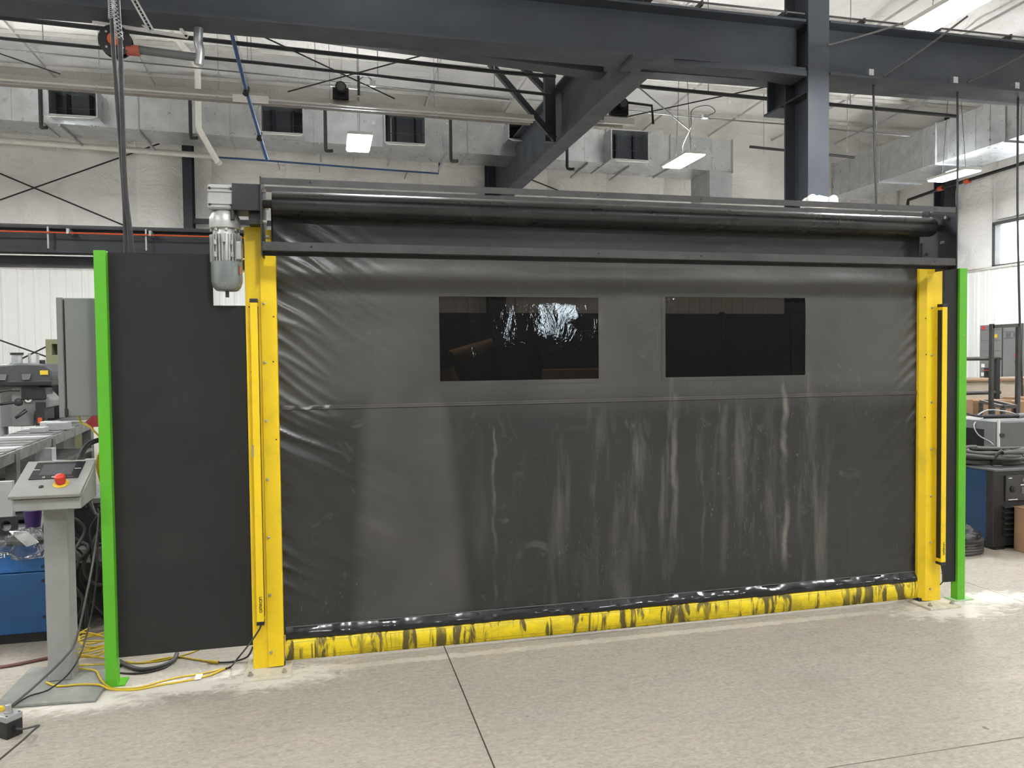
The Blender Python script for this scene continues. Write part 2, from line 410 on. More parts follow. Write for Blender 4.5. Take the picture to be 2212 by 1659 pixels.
def wall(name, box, p0, d, length, nrm, label, skin='insul', liner='corr'):
    wl = B(*box).build(name, M[skin]); tag(wl, label, kind='structure')
    n = Vector(nrm)
    ribbed(Vector(p0)+n*.012, d, length, nrm, 0, ZB).build('ribbed_liner', M[liner], wl)
    a = Vector(p0)+n*.03; b = a+Vector(d)*length
    MB().beam(a+Vector((0, 0, ZB)), b+Vector((0, 0, ZB)), .05, .05).build('liner_trim', M['white'], wl)
    return wl
wb = wall('wall_back', (XL, XR, YB, YB+.2, 0, 8.3), (XL, YB, 0), (1, 0, 0), XR-XL, (0, -1, 0), 'back wall, ribbed white steel below wrinkled insulation')
k = 0; x = XL
while x < XR-.1:
    wd = min(1.53, XR-x); sheet((x, YB-.01, 0), (1, 0, 0), wd, (0, -1, 0), ZB+.02, roofz(YB)+.05, k).build('insulation_sheet', M['insul'], wb, smooth=60); x += wd; k += 1
# right wall with a window: four blocks round the opening
wr = MB()
WY0, WY1, WZ0, WZ1 = 11.75, 14.85, 3.66, 4.62
wr.box(XR, XR+.2, YF, YB, 0, WZ0).box(XR, XR+.2, YF, YB, WZ1, 8.6).box(XR, XR+.2, YF, WY0, WZ0, WZ1).box(XR, XR+.2, WY1, YB, WZ0, WZ1)
wr = wr.build('wall_right', M['insul']); tag(wr, 'right wall, ribbed white steel below wrinkled insulation', kind='structure')
ribbed((XR-.012, YF, 0), (0, 1, 0), YB-YF, (-1, 0, 0), 0, ZB).build('ribbed_liner', M['corr'], wr)
MB().beam((XR-.03, YF, ZB), (XR-.03, YB, ZB), .05, .05).build('liner_trim', M['white'], wr)
y = YB; k = 40
while y > WY1+.1:
    wd = min(1.53, y-WY1-.02); sheet((XR-.01, y, 0), (0, -1, 0), wd, (-1, 0, 0), ZB+.02, roofz(y)+.1, k).build('insulation_sheet', M['insul'], wr, smooth=60); y -= wd+.001; k += 1
y0 = WY1
for y1 in (13.3, WY0):
    sheet((XR-.01, y0, 0), (0, -1, 0), y0-y1, (-1, 0, 0), WZ1+.1, 8, k).build('insulation_sheet', M['insul'], wr, smooth=60); y0 = y1; k += 1
y = WY0-.02
while y > YF+.2:
    wd = min(2.2, y-YF); sheet((XR-.01, y, 0), (0, -1, 0), wd, (-1, 0, 0), ZB+.02, roofz(y)+.1, k).build('insulation_sheet', M['insul'], wr, smooth=60); y -= wd; k += 1
win = MB().box(XR-.04, XR+.12, WY0-.06, WY1+.06, WZ0-.06, WZ0+.02).box(XR-.04, XR+.12, WY0-.06, WY1+.06, WZ1-.02, WZ1+.06)
win.box(XR-.04, XR+.12, WY0-.06, WY0+.02, WZ0, WZ1).box(XR-.04, XR+.12, WY1-.02, WY1+.06, WZ0, WZ1)
win = win.build('window_1', M['mid_grey']); tag(win, 'bright daylight window high in the right wall', kind='structure')
B(XR+.06, XR+.07, WY0, WY1, WZ0, WZ1).build('pane', M['pane'], win)
wl = wall('wall_left', (XL-.2, XL, YF, YB, 0, 8.6), (XL, YF, 0), (0, 1, 0), YB-YF, (1, 0, 0), 'left wall, ribbed white steel below insulation')
wf = wall('wall_front', (XL, XR, YF-.2, YF, 0, 8.6), (XL, YF, 0), (1, 0, 0), XR-XL, (0, 1, 0), 'front wall behind the viewer, dark ribbed steel', 'wall_dark', 'wall_dark')
fw = MB().box(4.45, 4.95, YF+.03, YF+.09, 2.25, 2.3).box(4.45, 4.95, YF+.03, YF+.09, 3.2, 3.25).box(4.45, 4.5, YF+.03, YF+.09, 2.25, 3.25).box(4.9, 4.95, YF+.03, YF+.09, 2.25, 3.25).build('added_window', M['mid_grey'])
tag(fw, 'unseen bright glazed panel added for the streak in the left curtain window', kind='structure')
B(4.5, 4.9, YF+.04, YF+.06, 2.3, 3.2).build('pane', M['added_glow'], fw)  # glowing pane added to give the streak reflected in the left film

# ceiling: roof insulation facing sagging between purlins and seams
def ceiling():
    nx, ny = 300, 300; vs = []
    for j in range(ny+1):
        for i in range(nx+1):
            x = XL+(XR-XL)*i/nx; y = YF+(YB-YF)*j/ny
            a = abs(math.sin(math.pi*(y-YB)/1.52))**.4; b = abs(math.sin(math.pi*(x-.4)/1.83))**.4
            q = noise.noise(Vector((x*1.1, y*1.1, 3)))*.07 + abs(noise.noise(Vector((x*.9+y*1.7, y*.8-x*1.3, 8))))*.12
            vs.append((x, y, roofz(y) - .22 + .15*a*(.3+.7*b) + q*a*b))
    fs = [(j*(nx+1)+i, (j+1)*(nx+1)+i, (j+1)*(nx+1)+i+1, j*(nx+1)+i+1) for j in range(ny) for i in range(nx)]
    m = MB().add(vs, fs)
    return m.build('ceiling', M['insul_roof'], smooth=70)
ce = tag(ceiling(), 'white quilted insulation lining the roof', kind='structure')
M['tab'] = simple('seam_tab', (.5, .49, .46), .5)
y = YB-1.52
while y > YF: B(XL, XR, y-.012, y+.012, roofz(y)-.27, roofz(y)-.2).build('purlin_tab', M['tab'], ce); y -= 1.52
x = .4-1.83*5
while x < XR:
    MB().beam((x, YF, roofz(YF)-.235), (x, YB, roofz(YB)-.235), .014, .045).build('seam_tab', M['tab'], ce); x += 1.83
rf = MB().add([(XL, YF, roofz(YF)+.12), (XR, YF, roofz(YF)+.12), (XR, YB, roofz(YB)+.12), (XL, YB, roofz(YB)+.12)], [(0, 1, 2, 3)]).build('ceiling', M['structural'])
tag(rf, 'roof sheeting above the insulation', kind='structure')

# ---- steel frame
def col_h(name, label, x0, x1, y0, y1, z0, z1, mat, tf=.03, tw=.02, group=None):
    """H column, flanges facing along Y"""
    t = thing(name, label, 'column', ((x0+x1)/2, (y0+y1)/2, z0), group)
    B(x0, x1, y0, y0+tf, z0, z1).build('flange', mat, t); B(x0, x1, y1-tf, y1, z0, z1).build('flange', mat, t)
    xm = (x0+x1)/2; B(xm-tw/2, xm+tw/2, y0+tf, y1-tf, z0, z1).build('web', mat, t); return t
MC = (5.955, 6.255, 8.58, 9.1)
mc = col_h('steel_column', 'heavy grey steel column rising behind the roll-up door', *MC, 0, 7.6, M['structural'])
for z in (4.92, 5.25, 5.78):
    B(MC[0], 6.09, MC[2]+.03, MC[3]-.03, z, z+.025).build('stiffener', M['structural_dark'], mc)
B(MC[0]-.03, MC[0]+.3, MC[3]-.1, MC[3]-.03, 5.85, 6.0).build('splice_plate', M['structural'], mc)
# seat bracket at the back of the column
B(5.9, 6.2, 9.1, 9.5, 4.88, 4.91).build('bracket', M['structural'], mc)
B(5.95, 6.2, 9.47, 9.5, 4.9, 5.45).build('bracket', M['structural'], mc)
B(6.05, 6.08, 9.1, 9.48, 4.9, 5.45).build('bracket', M['structural_dark'], mc)
# main runway girder, either side of the column
def girder(name, label, x0, x1, zb, zt, yc, bf, group=None, mat=None):
    t = thing(name, label, 'beam', ((x0+x1)/2, yc, zb), group); mat = mat or M['structural']
    B(x0, x1, yc-bf/2, yc+bf/2, zb, zb+.03).build('bottom_flange', mat, t)
    B(x0, x1, yc-bf/2, yc+bf/2, zt-.03, zt).build('top_flange', mat, t)
    B(x0, x1, yc-.012, yc+.012, zb+.03, zt-.03).build('web', mat, t)
    return t
gl_ = girder('crane_girder', 'deep grey crane girder spanning left from the heavy column', -7.5, 5.93, 5.19, 5.82, 8.8, .42)
gr_ = girder('crane_girder', 'deep grey crane girder running right from the heavy column to the window wall', 6.28, 14.9, 5.16, 5.84, 8.8, .42)
for t, x0, x1 in ((gl_, -7.5, 5.93), (gr_, 6.28, 14.9)):
    B(x0, x1, 8.77, 8.83, 5.83, 5.88).build('crane_rail', M['raw_steel'], t)
    MB().tube([(x0, 8.62, 5.9), (x1, 8.62, 5.9)], .012, 6, 1).build('conductor', M['orange'] if 0 else M['raw_steel'], t)
    x = x0+.5
    while x < x1:
        B(x, x+.025, 8.6, 8.8, 5.86, 5.92).build('clip', M['raw_steel'], t); x += 1.15
for px in (1881, 2063, 2196):
    q = P(px, 164, Y=8.59)
    B(q.x-.035, q.x+.035, 8.575, 8.65, 5.19, 5.27).build('clamp', M['galv'], gr_)
B(3.6, 3.85, 8.585, 9.0, 5.15, 5.19).build('splice_plate', M['structural'], gl_)
# horizontal gusset bracing girder to column
gs = MB().prism([(4.15, 8.63, 5.12), (5.95, 8.95, 5.12), (5.95, 8.60, 5.12), (5.3, 8.56, 5.12)], (0, 0, .07)).build('gusset_brace', M['structural'])
tag(gs, 'tapered grey gusset plate tying girder to heavy column', 'brace')
# secondary rafter behind the girder
def rafter(x0, x1, za, zb_, label):
    t = thing('roof_rafter', label, 'beam', ((x0+x1)/2, 10.0, min(za, zb_)))
    MB().beam((x0, 10, za), (x1, 10, zb_), .26, .022).build('bottom_flange', M['structural'], t)
    MB().prism([(x0, 9.99, za), (x1, 9.99, zb_), (x1, 9.99, 6.3), (x0, 9.99, 6.3)], (0, .02, 0)).build('web', M['structural_dark'], t)
    B(x0, x1, 9.87, 10.13, 6.3, 6.32).build('top_flange', M['structural'], t)
rafter(-1.6, 3.76, 5.72, 5.455, 'tapered grey rafter just behind the girder, left of the long beam')
rafter(4.08, 14.5, 5.52, 5.6, 'slim grey rafter just behind the girder, right of the long beam')
# long beam running back to the far wall
t = thing('long_beam', 'deep grey steel beam running back to the far wall', 'beam', (3.92, 13.5, 5.17))
B(3.77, 4.07, 9.02, 17.6, 5.17, 5.2).build('bottom_flange', M['structural'], t)
B(3.77, 4.07, 9.02, 17.6, 6.08, 6.11).build('top_flange', M['structural'], t)
B(3.91, 3.93, 9.02, 17.6, 5.2, 6.08).build('web', M['structural'], t)
B(3.6, 3.78, 12.3, 12.42, 5.2, 6.9).build('hanger_post', M['structural_dark'], t)
MB().beam((3.74, 12.25, 5.22), (2.66, 12.25, 6.38), .09, .09).build('diagonal_brace', M['structural_dark'], t)
MB().beam((3.74, 12.45, 6.0), (3.2, 12.45, 6.5), .09, .09).build('diagonal_brace', M['structural_dark'], t)
col_h('steel_column', 'dark wall column under the far end of the long beam', 3.72, 4.12, 17.5, 17.85, 0, 7.3, M['structural_dark'])
col_h('steel_column', 'dark slim column against the back wall beside white vent pipe', -2.86, -2.68, 17.4, 17.8, 0, 7.3, M['structural_dark'])
col_h('steel_column', 'dark column against the right wall near the window', 14.85, 15.2, 15.9, 16.25, 0, 7.4, M['structural_dark'])
MB().beam((-2.7, 17.6, 4.62), (3.7, 17.6, 4.62), .12, .1).build('girt', M['structural'])
tag(bpy.context.scene.objects['girt'], 'thin grey girt across the back wall insulation behind the motor', 'beam')

# crane runway low on the left, with an orange conductor bar
t = thing('crane_runway', 'low dark crane runway with orange conductor line along back', 'beam', (-1.5, 12, 3.0))
MB().ibeam((-7, 12, 3.33), (3.2, 12, 3.33), .36, .26, .03, .02).build('girder', M['structural_dark'], t)
B(-7, 3.2, 11.95, 12.05, 3.51, 3.545).build('rail', M['raw_steel'], t)
B(-7, 3.2, 12.2, 12.4, 2.99, 3.14).build('lower_channel', M['structural_dark'], t)
MB().tube([(-7, 11.8, 3.42), (3.2, 11.8, 3.40)], .012, 6, 1).build('conductor_bar', M['orange'], t)
for k in range(9):
    B(-6.6+k*1.05, -6.57+k*1.05, 11.78, 12.0, 3.40, 3.47).build('conductor_bracket', M['galv_dull'], t)
for k in range(8): MB().beam((-6.2+k*1.25, 11.86, 3.2), (-6.2+k*1.25, 11.86, 3.5), .03, .02).build('hanger', M['galv_dull'], t)

# ---- lamps: LED high bays in a grid
def lamp(x, y, z, label):
    t = thing('high_bay_light', label, 'ceiling light', (x, y, z), 'LED high bay lights hung in rows')
    B(x-.2, x+.2, y-.5, y+.5, z+.008, z+.06).build('housing', M['white'], t, bevel=.006)
    for k in range(3):
        xx = x-.125+k*.125
        B(xx-.052, xx+.052, y-.48, y+.48, z-.012, z+.009).build('diffuser', M['lamp'], t)
    for sx in (-.13, .13): B(x+sx-.05, x+sx+.05, y-.46, y+.46, z+.059, z+.064).build('ceiling_fill_strip', M['ceiling_fill'], t)  # glowing strips added on top to brighten the roof lining
    B(x-.06, x+.06, y-.15, y+.15, z+.06, z+.12).build('driver_box', M['mid_grey'], t, bevel=.005)
    for sy in (-.3, .3):
        MB().cyl((x, y+sy, z+.06), (x, y+sy*.3, roofz(y)-.05), .005, 6).build('hanging_wire', M['dark_steel'], t)
    return t
for yy, nm in ((13.05, 'back'), (6.8, 'middle'), (.55, 'front'), (-5.7, 'rear')):
    for xx in (-5.3, .6, 6.45, 12.4):
        lab = 'LED high bay light hung over the open shop floor outside the view'
        lab = {(13.05, .6): 'square-looking bright LED light hung before the back duct left of the long beam',
               (13.05, 6.45): 'bright LED light hung before the back duct right of the long beam',
               (13.05, 12.4): 'bright LED light hung just under the duct along the right wall',
               (6.8, 6.45): 'bright LED light hung in front of the right crane girder'}.get((yy, xx), lab)
        lamp(xx, yy, 5.2, lab)

# ================================================================ DUCTS AND PIPES OVERHEAD
# back duct, made of sections with standing seams
DZL, DZR = 5.99, 5.72
def dz(x): return DZL + (DZR-DZL)*(x+6)/15.0
DY0, DY1, DH = 15.6, 16.5, .7
def duct_section(parent, x0, x1):
    a, b = dz(x0), dz(x1)
    vs = [(x, y, z) for x, zz in ((x0, a), (x1, b)) for y, z in ((DY0, zz), (DY1, zz), (DY1, zz+DH), (DY0, zz+DH))]
    MB().add(vs, [(0, 1, 2, 3), (4, 7, 6, 5), (0, 4, 5, 1), (1, 5, 6, 2), (2, 6, 7, 3), (3, 7, 4, 0)]).build('duct_section', M['galv'], parent)
    MB().beam((x1, DY0-.012, b-.02), (x1, DY0-.012, b+DH+.02), .035, .02).build('seam_flange', M['galv_dull'], parent)
    MB().beam((x1, DY0, b-.012), (x1, DY1, b-.012), .035, .02).build('seam_flange', M['galv_dull'], parent)
    n = 3
    for k in range(1, n):
        xx = x0+(x1-x0)*k/n; zz = a+(b-a)*k/n
        MB().beam((xx, DY0-.004, zz), (xx, DY0-.004, zz+DH), .012, .008).build('crease', M['galv'], parent)
bd = thing('air_duct', 'long galvanised air duct along the back wall with open outlets', 'duct', (1.5, 16, 5.7))
xsec = [-8.0, -6.4, -4.9, -3.3, -1.7, -.15, 1.35, 2.9, 4.5, 5.9, 7.4, 8.9]
for a, b in zip(xsec, xsec[1:]): duct_section(bd, a, b)
def outlet(px0, px1, py0, py1):
    y = DY0-.42; a = P(px0, py0, Y=y); b = P(px1, py1, Y=y)
    x0, x1, z0, z1 = a.x, b.x, b.z, a.z
    f = .02
    m = MB().box(x0-f, x0, y, DY0, z0-f, z1+f).box(x1, x1+f, y, DY0, z0-f, z1+f).box(x0, x1, y, DY0, z0-f, z0).box(x0, x1, y, DY0, z1, z1+f)
    o = m.build('outlet_box', M['galv'], bd)
    B(x0, x1, DY0-.02, DY0-.004, z0, z1).build('opening', M['structural_dark'], o)  # dark sheet standing in for the shade inside the duct
    wv = (x1-x0)/4
    for k in (1, 3):
        MB().beam((x0+wv*k, y+.3, (z0+z1)/2), (x0+wv*k+.05, y+.38, (z0+z1)/2), .015, z1-z0, (0, 0, 1)).build('vane', M['structural_dark'], o)
    MB().beam((x0, y+.36, z0+(z1-z0)*.45), (x1, y+.3, z0+(z1-z0)*.45), .015, .012).build('vane', M['structural'], o)
    MB().prism([(x0-f, y, z0-f), (x1+f, y, z0-f), (x1-.05+f, y-.16, z0-.10), (x0+.05-f, y-.16, z0-.10)], (0, 0, .012)).build('outlet_lip', M['white'], o)
    for s in (.3, .7): MB().cyl((x0+(x1-x0)*s, y-.08, z0-.075), (x0+(x1-x0)*s, y-.08, z0-.06), .018, 8).build('bolt', M['mid_grey'], o)
for q in ((104, 208, 188, 251), (564, 654, 224, 288), (832, 918, 240, 310), (1322, 1400, 280, 346), (1100, 1135, 262, 300)): outlet(*q)
# end drop of the back duct
B(8.35, 8.9, DY0, DY1, 5.1, 5.73).build('drop_duct', M['galv_dull'], bd)
# brackets under the duct
for px in (130, 300, 560, 690, 845, 965, 1270, 1360):
    q = P(px, 300, Y=DY0+.05); z = dz(q.x)
    MB().beam((q.x, DY0+.02, z-.02), (q.x+.02, DY1+.4, z-.03), .04, .04).build('duct_bracket', M['galv_dull'], bd)
# hanging drop pipes in front of the duct (black sprinkler drops with hooks)
for n, (px, y0, y1, wh) in enumerate(((86, 185, 278, 'left of the heavy hanging cables'), (410, 205, 300, 'beside the white vent pipe'), (702, 230, 328, 'left of the square-looking light'), (973, 258, 350, 'left of the long beam'), (1225, 318, 367, 'just right of the long beam'))):
    Yd = 15.1; a = P(px, y0, Y=Yd); b = P(px, y1, Y=Yd)
    o = MB().tube([a, (a.x, Yd, (a.z+b.z)/2), (a.x, Yd, b.z+.06), (a.x+.03, Yd-.04, b.z+.01), (a.x+.12, Yd-.1, b.z)], .032, 8, 3).build('drop_pipe', M['black'], smooth=60)
    tag(o, 'short black hooked drop pipe before the back duct, '+wh, 'pipe', 'black drop pipes along the back duct')
# right duct
RX0, RX1, RZ = 12.55, 13.7, 5.62
rd = thing('air_duct', 'wide galvanised air duct with standing seams along the right wall', 'duct', (13.1, 11, RZ))
yy = [9.3, 10.3, 12.0, 13.7, 15.4, 17.1]
for a, b in zip(yy, yy[1:]):
    B(RX0, RX1, a, b, RZ, RZ+.82).build('duct_section', M['galv'], rd)
    B(RX0-.025, RX1+.025, b-.03, b, RZ-.03, RZ+.85).build('seam_flange', M['galv_dull'], rd)
    for k in range(1, 5):
        yk = a+(b-a)*k/5; B(RX0-.008, RX0, yk-.01, yk+.01, RZ, RZ+.82).build('crease', M['galv'], rd)
for b in (9.8, 11.5, 15.6):
    MB().cyl((RX0+.1, b, RZ+.8), (RX0+.1, b, roofz(b)-.05), .015, 6).build('hanger_rod', M['galv_dull'], rd)

# radiant tube heater hung in front of the back duct
def heater(pa, pb, Y, label, burner):
    a = P(*pa, Y=Y); b = P(*pb, Y=Y); d = b-a
    t = thing('radiant_heater', label, 'heater', (a+b)/2-Vector((0, 0, .15)))
    prof = [(-.15, -.055), (-.08, .05), (.08, .05), (.15, -.055)]
    for i in range(3):
        (u0, h0), (u1, h1) = prof[i], prof[i+1]
        MB().add([a+Vector((0, u0, h0)), b+Vector((0, u0, h0)), b+Vector((0, u1, h1)), a+Vector((0, u1, h1))], [(0, 1, 2, 3)]).build('reflector', M['beige'], t)
    MB().cyl(a+Vector((0, -.02, -.02)), b+Vector((0, -.02, -.02)), .045, 10).build('burner_tube', M['galv_dull'], t, smooth=40)
    MB().tube([a+Vector((0, -.15, -.055)), b+Vector((0, -.15, -.055))], .012, 6, 1).build('reflector_lip', M['white'], t)
    n = max(2, int(d.length/1.6))
    for k in range(1, n):
        p = a+d*k/n; MB().beam(p+Vector((0, -.165, -.065)), p+Vector((0, .0, .06)), .02, .02).build('strap', M['galv'], t)
        MB().cyl(p+Vector((0, 0, .05)), (p.x, p.y, roofz(p.y)-.05), .006, 6).build('hanging_chain', M['galv_dull'], t)
    for p0, lx in burner:
        c = a+d*p0
        B(c.x-.12, c.x+.12, Y-.14, Y+.1, c.z+.05, c.z+.22).build('burner_box', M['black'], t, bevel=.01)
        MB().cyl((c.x, Y-.22, c.z+.2), (c.x, Y-.1, c.z+.2), .085, 16).build('blower', M['black'], t, smooth=40)
        MB().cyl((c.x, Y-.23, c.z+.2), (c.x, Y-.215, c.z+.2), .06, 16).build('blower_inlet', M['mid_grey'], t, smooth=40)
        B(c.x-lx-.2, c.x-lx+.3, Y-.175, Y-.14, c.z-.1, c.z-.0).build('rating_label', M['paper'], t)
    return t
heater((-60, 166), (1150, 258), 12.15, 'long beige radiant tube heater hung before the back duct', ((.62, 1.35), ))
t = heater((1285, 258), (1352, 262), 11.4, 'short end of a white radiant heater right of the long beam', ((.75, .1), ))

# pipes
def pipe(name, label, cat, pts, r, mat, group=None, sub=1, n=8):
    o = MB().tube(pts, r, n, sub).build(name, mat, smooth=60); return tag(o, label, cat, group)
def L(*q): return [P(a, b, Y=c) for a, b, c in q]
pipe('sprinkler_pipe', 'thick dark sprinkler main high behind the girder left of the long beam', 'pipe', L((-60, 31, 11), (1075, 155, 11), (1200, 166, 11)), .032, M['structural_dark'])
pipe('sprinkler_pipe', 'dark sprinkler main high behind the girder right of the long beam', 'pipe', L((1377, 186, 11), (1665, 214, 11), (1788, 225, 11), (2065, 251, 11)), .032, M['structural_dark'])
pipe('sprinkler_pipe', 'thinner dark sprinkler line below the main left of the long beam', 'pipe', L((-60, 77, 12), (560, 136, 12), (1190, 205, 12)), .026, M['structural_dark'])
pipe('sprinkler_pipe', 'dark pipe turning down beside the blower right of the long beam', 'pipe', L((1335, 219, 11.5), (1408, 228, 11.5), (1411, 268, 11.5)), .022, M['dark_steel'])
pipe('conduit', 'thin grey conduit across the roof above the radiant heater', 'pipe', L((-60, 100, 14), (560, 160, 14), (1100, 215, 14)), .012, M['mid_grey'])
pipe('conduit', 'thin grey conduit across the roof right of the long beam', 'pipe', L((1340, 237, 13.5), (1500, 254, 13.5), (1690, 268, 13.5), (1830, 282, 13.5), (1965, 294, 13.5)), .014, M['mid_grey'])
pipe('sprinkler_pipe', 'short dark pipe ending above the back duct right of the heavy column', 'pipe', L((1620, 317, 15), (1845, 340, 15)), .03, M['dark_steel'])
o = [x_ for x_ in S.objects if x_.get('label', '').startswith('short dark pipe ending')][0]
for px in (1650, 1830):
    q = P(px, 329, Y=15); MB().cyl(q, (q.x, 15, roofz(15)-.02), .008, 6).build('hanger', M['galv_dull'], o)
for n, (px, ya, yb, Y) in enumerate(((93, 36, 92, 12), (535, 70, 138, 12), (543, 70, 138, 12), (681, 90, 152, 12), (816, 118, 166, 12), (946, 138, 178, 12), (1068, 160, 190, 12), (1530, 178, 202, 11), (1837, 203, 230, 11))):
    a = P(px, ya, Y=Y); b = P(px, yb, Y=Y)
    o = MB().cyl(b, (b.x, Y, roofz(Y)-.05), .008, 6).build('hanger_rod', M['galv_dull']); tag(o, 'thin steel rod hanging a sprinkler line from the roof', 'rod', 'pipe hanger rods under the roof')
rods = [((560, 75, 10.6), (852, 213, 12.2), 'thin dark roof brace rod falling to the right'), ((622, 198, 12.2), (1022, 90, 10.6), 'thin dark roof brace rod rising to the right'),
        ((1370, 180, 10.6), (1490, 282, 12.4), 'thin dark roof brace rod right of the long beam falling to the right'), ((1350, 253, 12.4), (1690, 180, 10.6), 'thin dark roof brace rod right of the long beam rising to the right'),
        ((0, 116, 13), (130, 160, 14), 'thin dark roof brace rod in the far upper left'),
        ((0, 432, 17.7), (345, 310, 17.7), 'thin dark wall brace rod rising to the right above the runway'), ((0, 375, 17.7), (292, 497, 17.7), 'thin dark wall brace rod falling to the right above the runway'),
        ((0, 735, 17.7), (150, 788, 17.7), 'thin dark rod falling right across the ribbed liner'), ((-20, 808, 17.7), (150, 724, 17.7), 'thin dark rod rising right across the ribbed liner'),
        ((1147, 388, 17.86), (1215, 415, 17.86), 'thin dark wall brace rod right of the long beam')]
for a, b, lab in rods: pipe('brace_rod', lab, 'rod', L(a, b), .011 if a[2] < 17 else .016, M['dark_steel'])
# slack cables over the right girder
for a, b, lab in (((1788, 98, 8.3), (2003, 32, 8.1), 'thin grey cable crossing in front of the right girder to the lamp'), ((1908, 165, 8.585), (2090, 35, 8.2), 'black cable slanting across the right girder'), ((2090, 178, 8.585), (2230, 108, 8.3), 'black cable slanting across the far right of the girder')):
    pipe('slanting_cable', lab, 'cable', L(a, ((a[0]+b[0])/2, (a[1]+b[1])/2+3, (a[2]+b[2])/2), b), .013, M['cable_grey'], sub=4)
# white vent pipe and blue air line, upper left
pipe('vent_pipe', 'white plastic vent pipe dropping with an elbow beside the wall column', 'pipe', [Vector((P(372, 72, Y=13.6).x, 13.6, roofz(13.6)-.1))]+L((372, 72, 13.6), (405, 112, 14.2), (427, 150, 14.6), (429, 275, 14.6), (432, 283, 14.6), (470, 350, 14.6)), .055, M['pvc'])
pipe('vent_pipe', 'long white plastic pipe running level below the back duct', 'pipe', L((-50, 299, 17), (180, 316, 17), (466, 338, 17), (474, 352, 16.8)), .06, M['pvc'])
pipe('air_line', 'blue air pipe slanting down past the radiant heater', 'pipe', [Vector((P(499, 68, Y=10.2).x, 10.2, roofz(10.2)-.14))]+L((499, 68, 10.2), (532, 195, 11.2), (561, 293, 12), (577, 345, 12.4)), .026, M['blue_pipe'])
o = bpy.context.scene.objects['air_line']
for px, py, yy_ in ((532, 197, 11.2), (561, 295, 12.0)):
    q = P(px, py, Y=yy_); MB().cyl(q-Vector((.006, .03, .05)), q+Vector((.006, .03, .05)), .042, 10).build('coupling', M['dark_steel'], o)
pipe('air_line', 'thin blue air pipe running level along the back wall to a short riser', 'pipe', L((472, 340, 17.2), (577, 347, 17.2), (780, 363, 17.2), (947, 375, 17.2), (949, 352, 17.2)), .02, M['blue_pipe'])
o = [x_ for x_ in S.objects if x_.get('label', '').startswith('thin blue air pipe')][0]
for px, py in ((600, 349), (690, 356), (880, 371)):
    q = P(px, py, Y=17.2); MB().beam(q, (q.x, 17.86, q.z), .02, .03).build('wall_clip', M['galv_dull'], o)
# lamp cord details
for q, lab in (((775, 205, 12.8), 'small black sensor hung on a roof cable left of the long beam'), ):
    p = P(*q[:2], Y=q[2]); t = thing('hanging_sensor', lab, 'sensor', p-Vector((0, 0, .3)))
    MB().cyl(p-Vector((0, 0, .02)), p+Vector((0, 0, .34)), .022, 8).build('tube', M['dark_steel'], t)
    B(p.x+.18, p.x+.27, p.y-.03, p.y+.03, p.z+.15, p.z+.24).build('junction_box', M['galv_dull'], t)
    MB().tube([p+Vector((.02, 0, .25)), p+Vector((.12, 0, .32)), p+Vector((.22, 0, .24))], .008, 6, 4).build('wire', M['cable_grey'], t)
    MB().beam(p+Vector((-.45, 0, .12)), p+Vector((0, 0, .1)), .02, .03).build('arm', M['galv_dull'], t)
p = P(1523, 252, Y=12.6)
t = thing('cord_box', 'small grey cord box with looping wire above the right-hand lamp', 'junction box', p-Vector((0, 0, .05)))
B(p.x-.05, p.x+.05, p.y-.04, p.y+.04, p.z-.03, p.z+.03).build('box', M['galv_dull'], t)
MB().tube([p, p+Vector((.2, 0, .1)), p+Vector((.05, 0, .2)), p+Vector((-.25, 0, .1)), p+Vector((-.28, 0, -.2)), (6.45, 13.05, 5.5), (6.45, 13.05, 5.32)], .008, 6, 5).build('wire', M['cable_grey'], t)

# hose reel, strut frame and flexible pipe under the girder, upper left
p = P(250, 90, Y=8.9)
t = thing('hose_reel', 'round black hose reel with orange hub hung under the girder', 'hose reel', p-Vector((0, 0, .2)))
MB().cyl(p-Vector((0, .05, 0)), p-Vector((0, .03, 0)), .16, 24).build('disc', M['black'], t, smooth=40)
MB().cyl(p+Vector((0, .05, 0)), p+Vector((0, .07, 0)), .16, 24).build('disc', M['black'], t, smooth=40)
MB().cyl(p-Vector((0, .08, 0)), p+Vector((0, .08, 0)), .065, 16).build('hub', M['orange'], t, smooth=40)
for k in range(4):
    a = math.pi/4+k*math.pi/2; MB().cyl(p+Vector((.11*math.cos(a), -.056, .11*math.sin(a))), p+Vector((.11*math.cos(a), -.049, .11*math.sin(a))), .012, 8).build('bolt', M['bolt'], t)
B(p.x-.03, p.x+.03, p.y-.02, p.y+.02, p.z, 5.2).build('bracket', M['galv_dull'], t)
a, b = P(302, 108, Y=8.9), P(425, 124, Y=8.9)
pipe('suction_pipe', 'level grey pipe leading from the hose reel', 'pipe', [a, b], .045, M['mid_grey'])
pipe('pipe_coupling', 'red rubber coupling between hose reel and grey pipe', 'coupling', [P(274, 108, Y=8.9), P(302, 110, Y=8.9)], .058, simple('red_rubber', (.3, .07, .045), .6))
pipe('flex_duct', 'short silver flexible hose hanging from the girder', 'hose', [P(429, 62, Y=8.9)+Vector((0, 0, .12))]+L((429, 62, 8.9), (428, 90, 8.9), (432, 110, 8.9), (429, 140, 8.9)), .048, M['galv'], sub=4, n=10)
t = thing('strut_hanger', 'white strut frame hung under the girder beside the hose reel', 'frame', P(300, 60, Y=8.95))
for a, b in (((200, 48), (405, 80)), ((300, 46), (330, 70)), ((390, 62), (405, 80))):
    MB().beam(P(*a, Y=8.95), P(*b, Y=8.95), .03, .03).build('bar', M['white'], t)
t = thing('strut_channel', 'perforated galvanised strut slanting in front of the girder', 'strut', P(308, 30, Y=8.3))
a, b = P(283, -12, Y=8.3), P(327, 66, Y=8.3); d = b-a
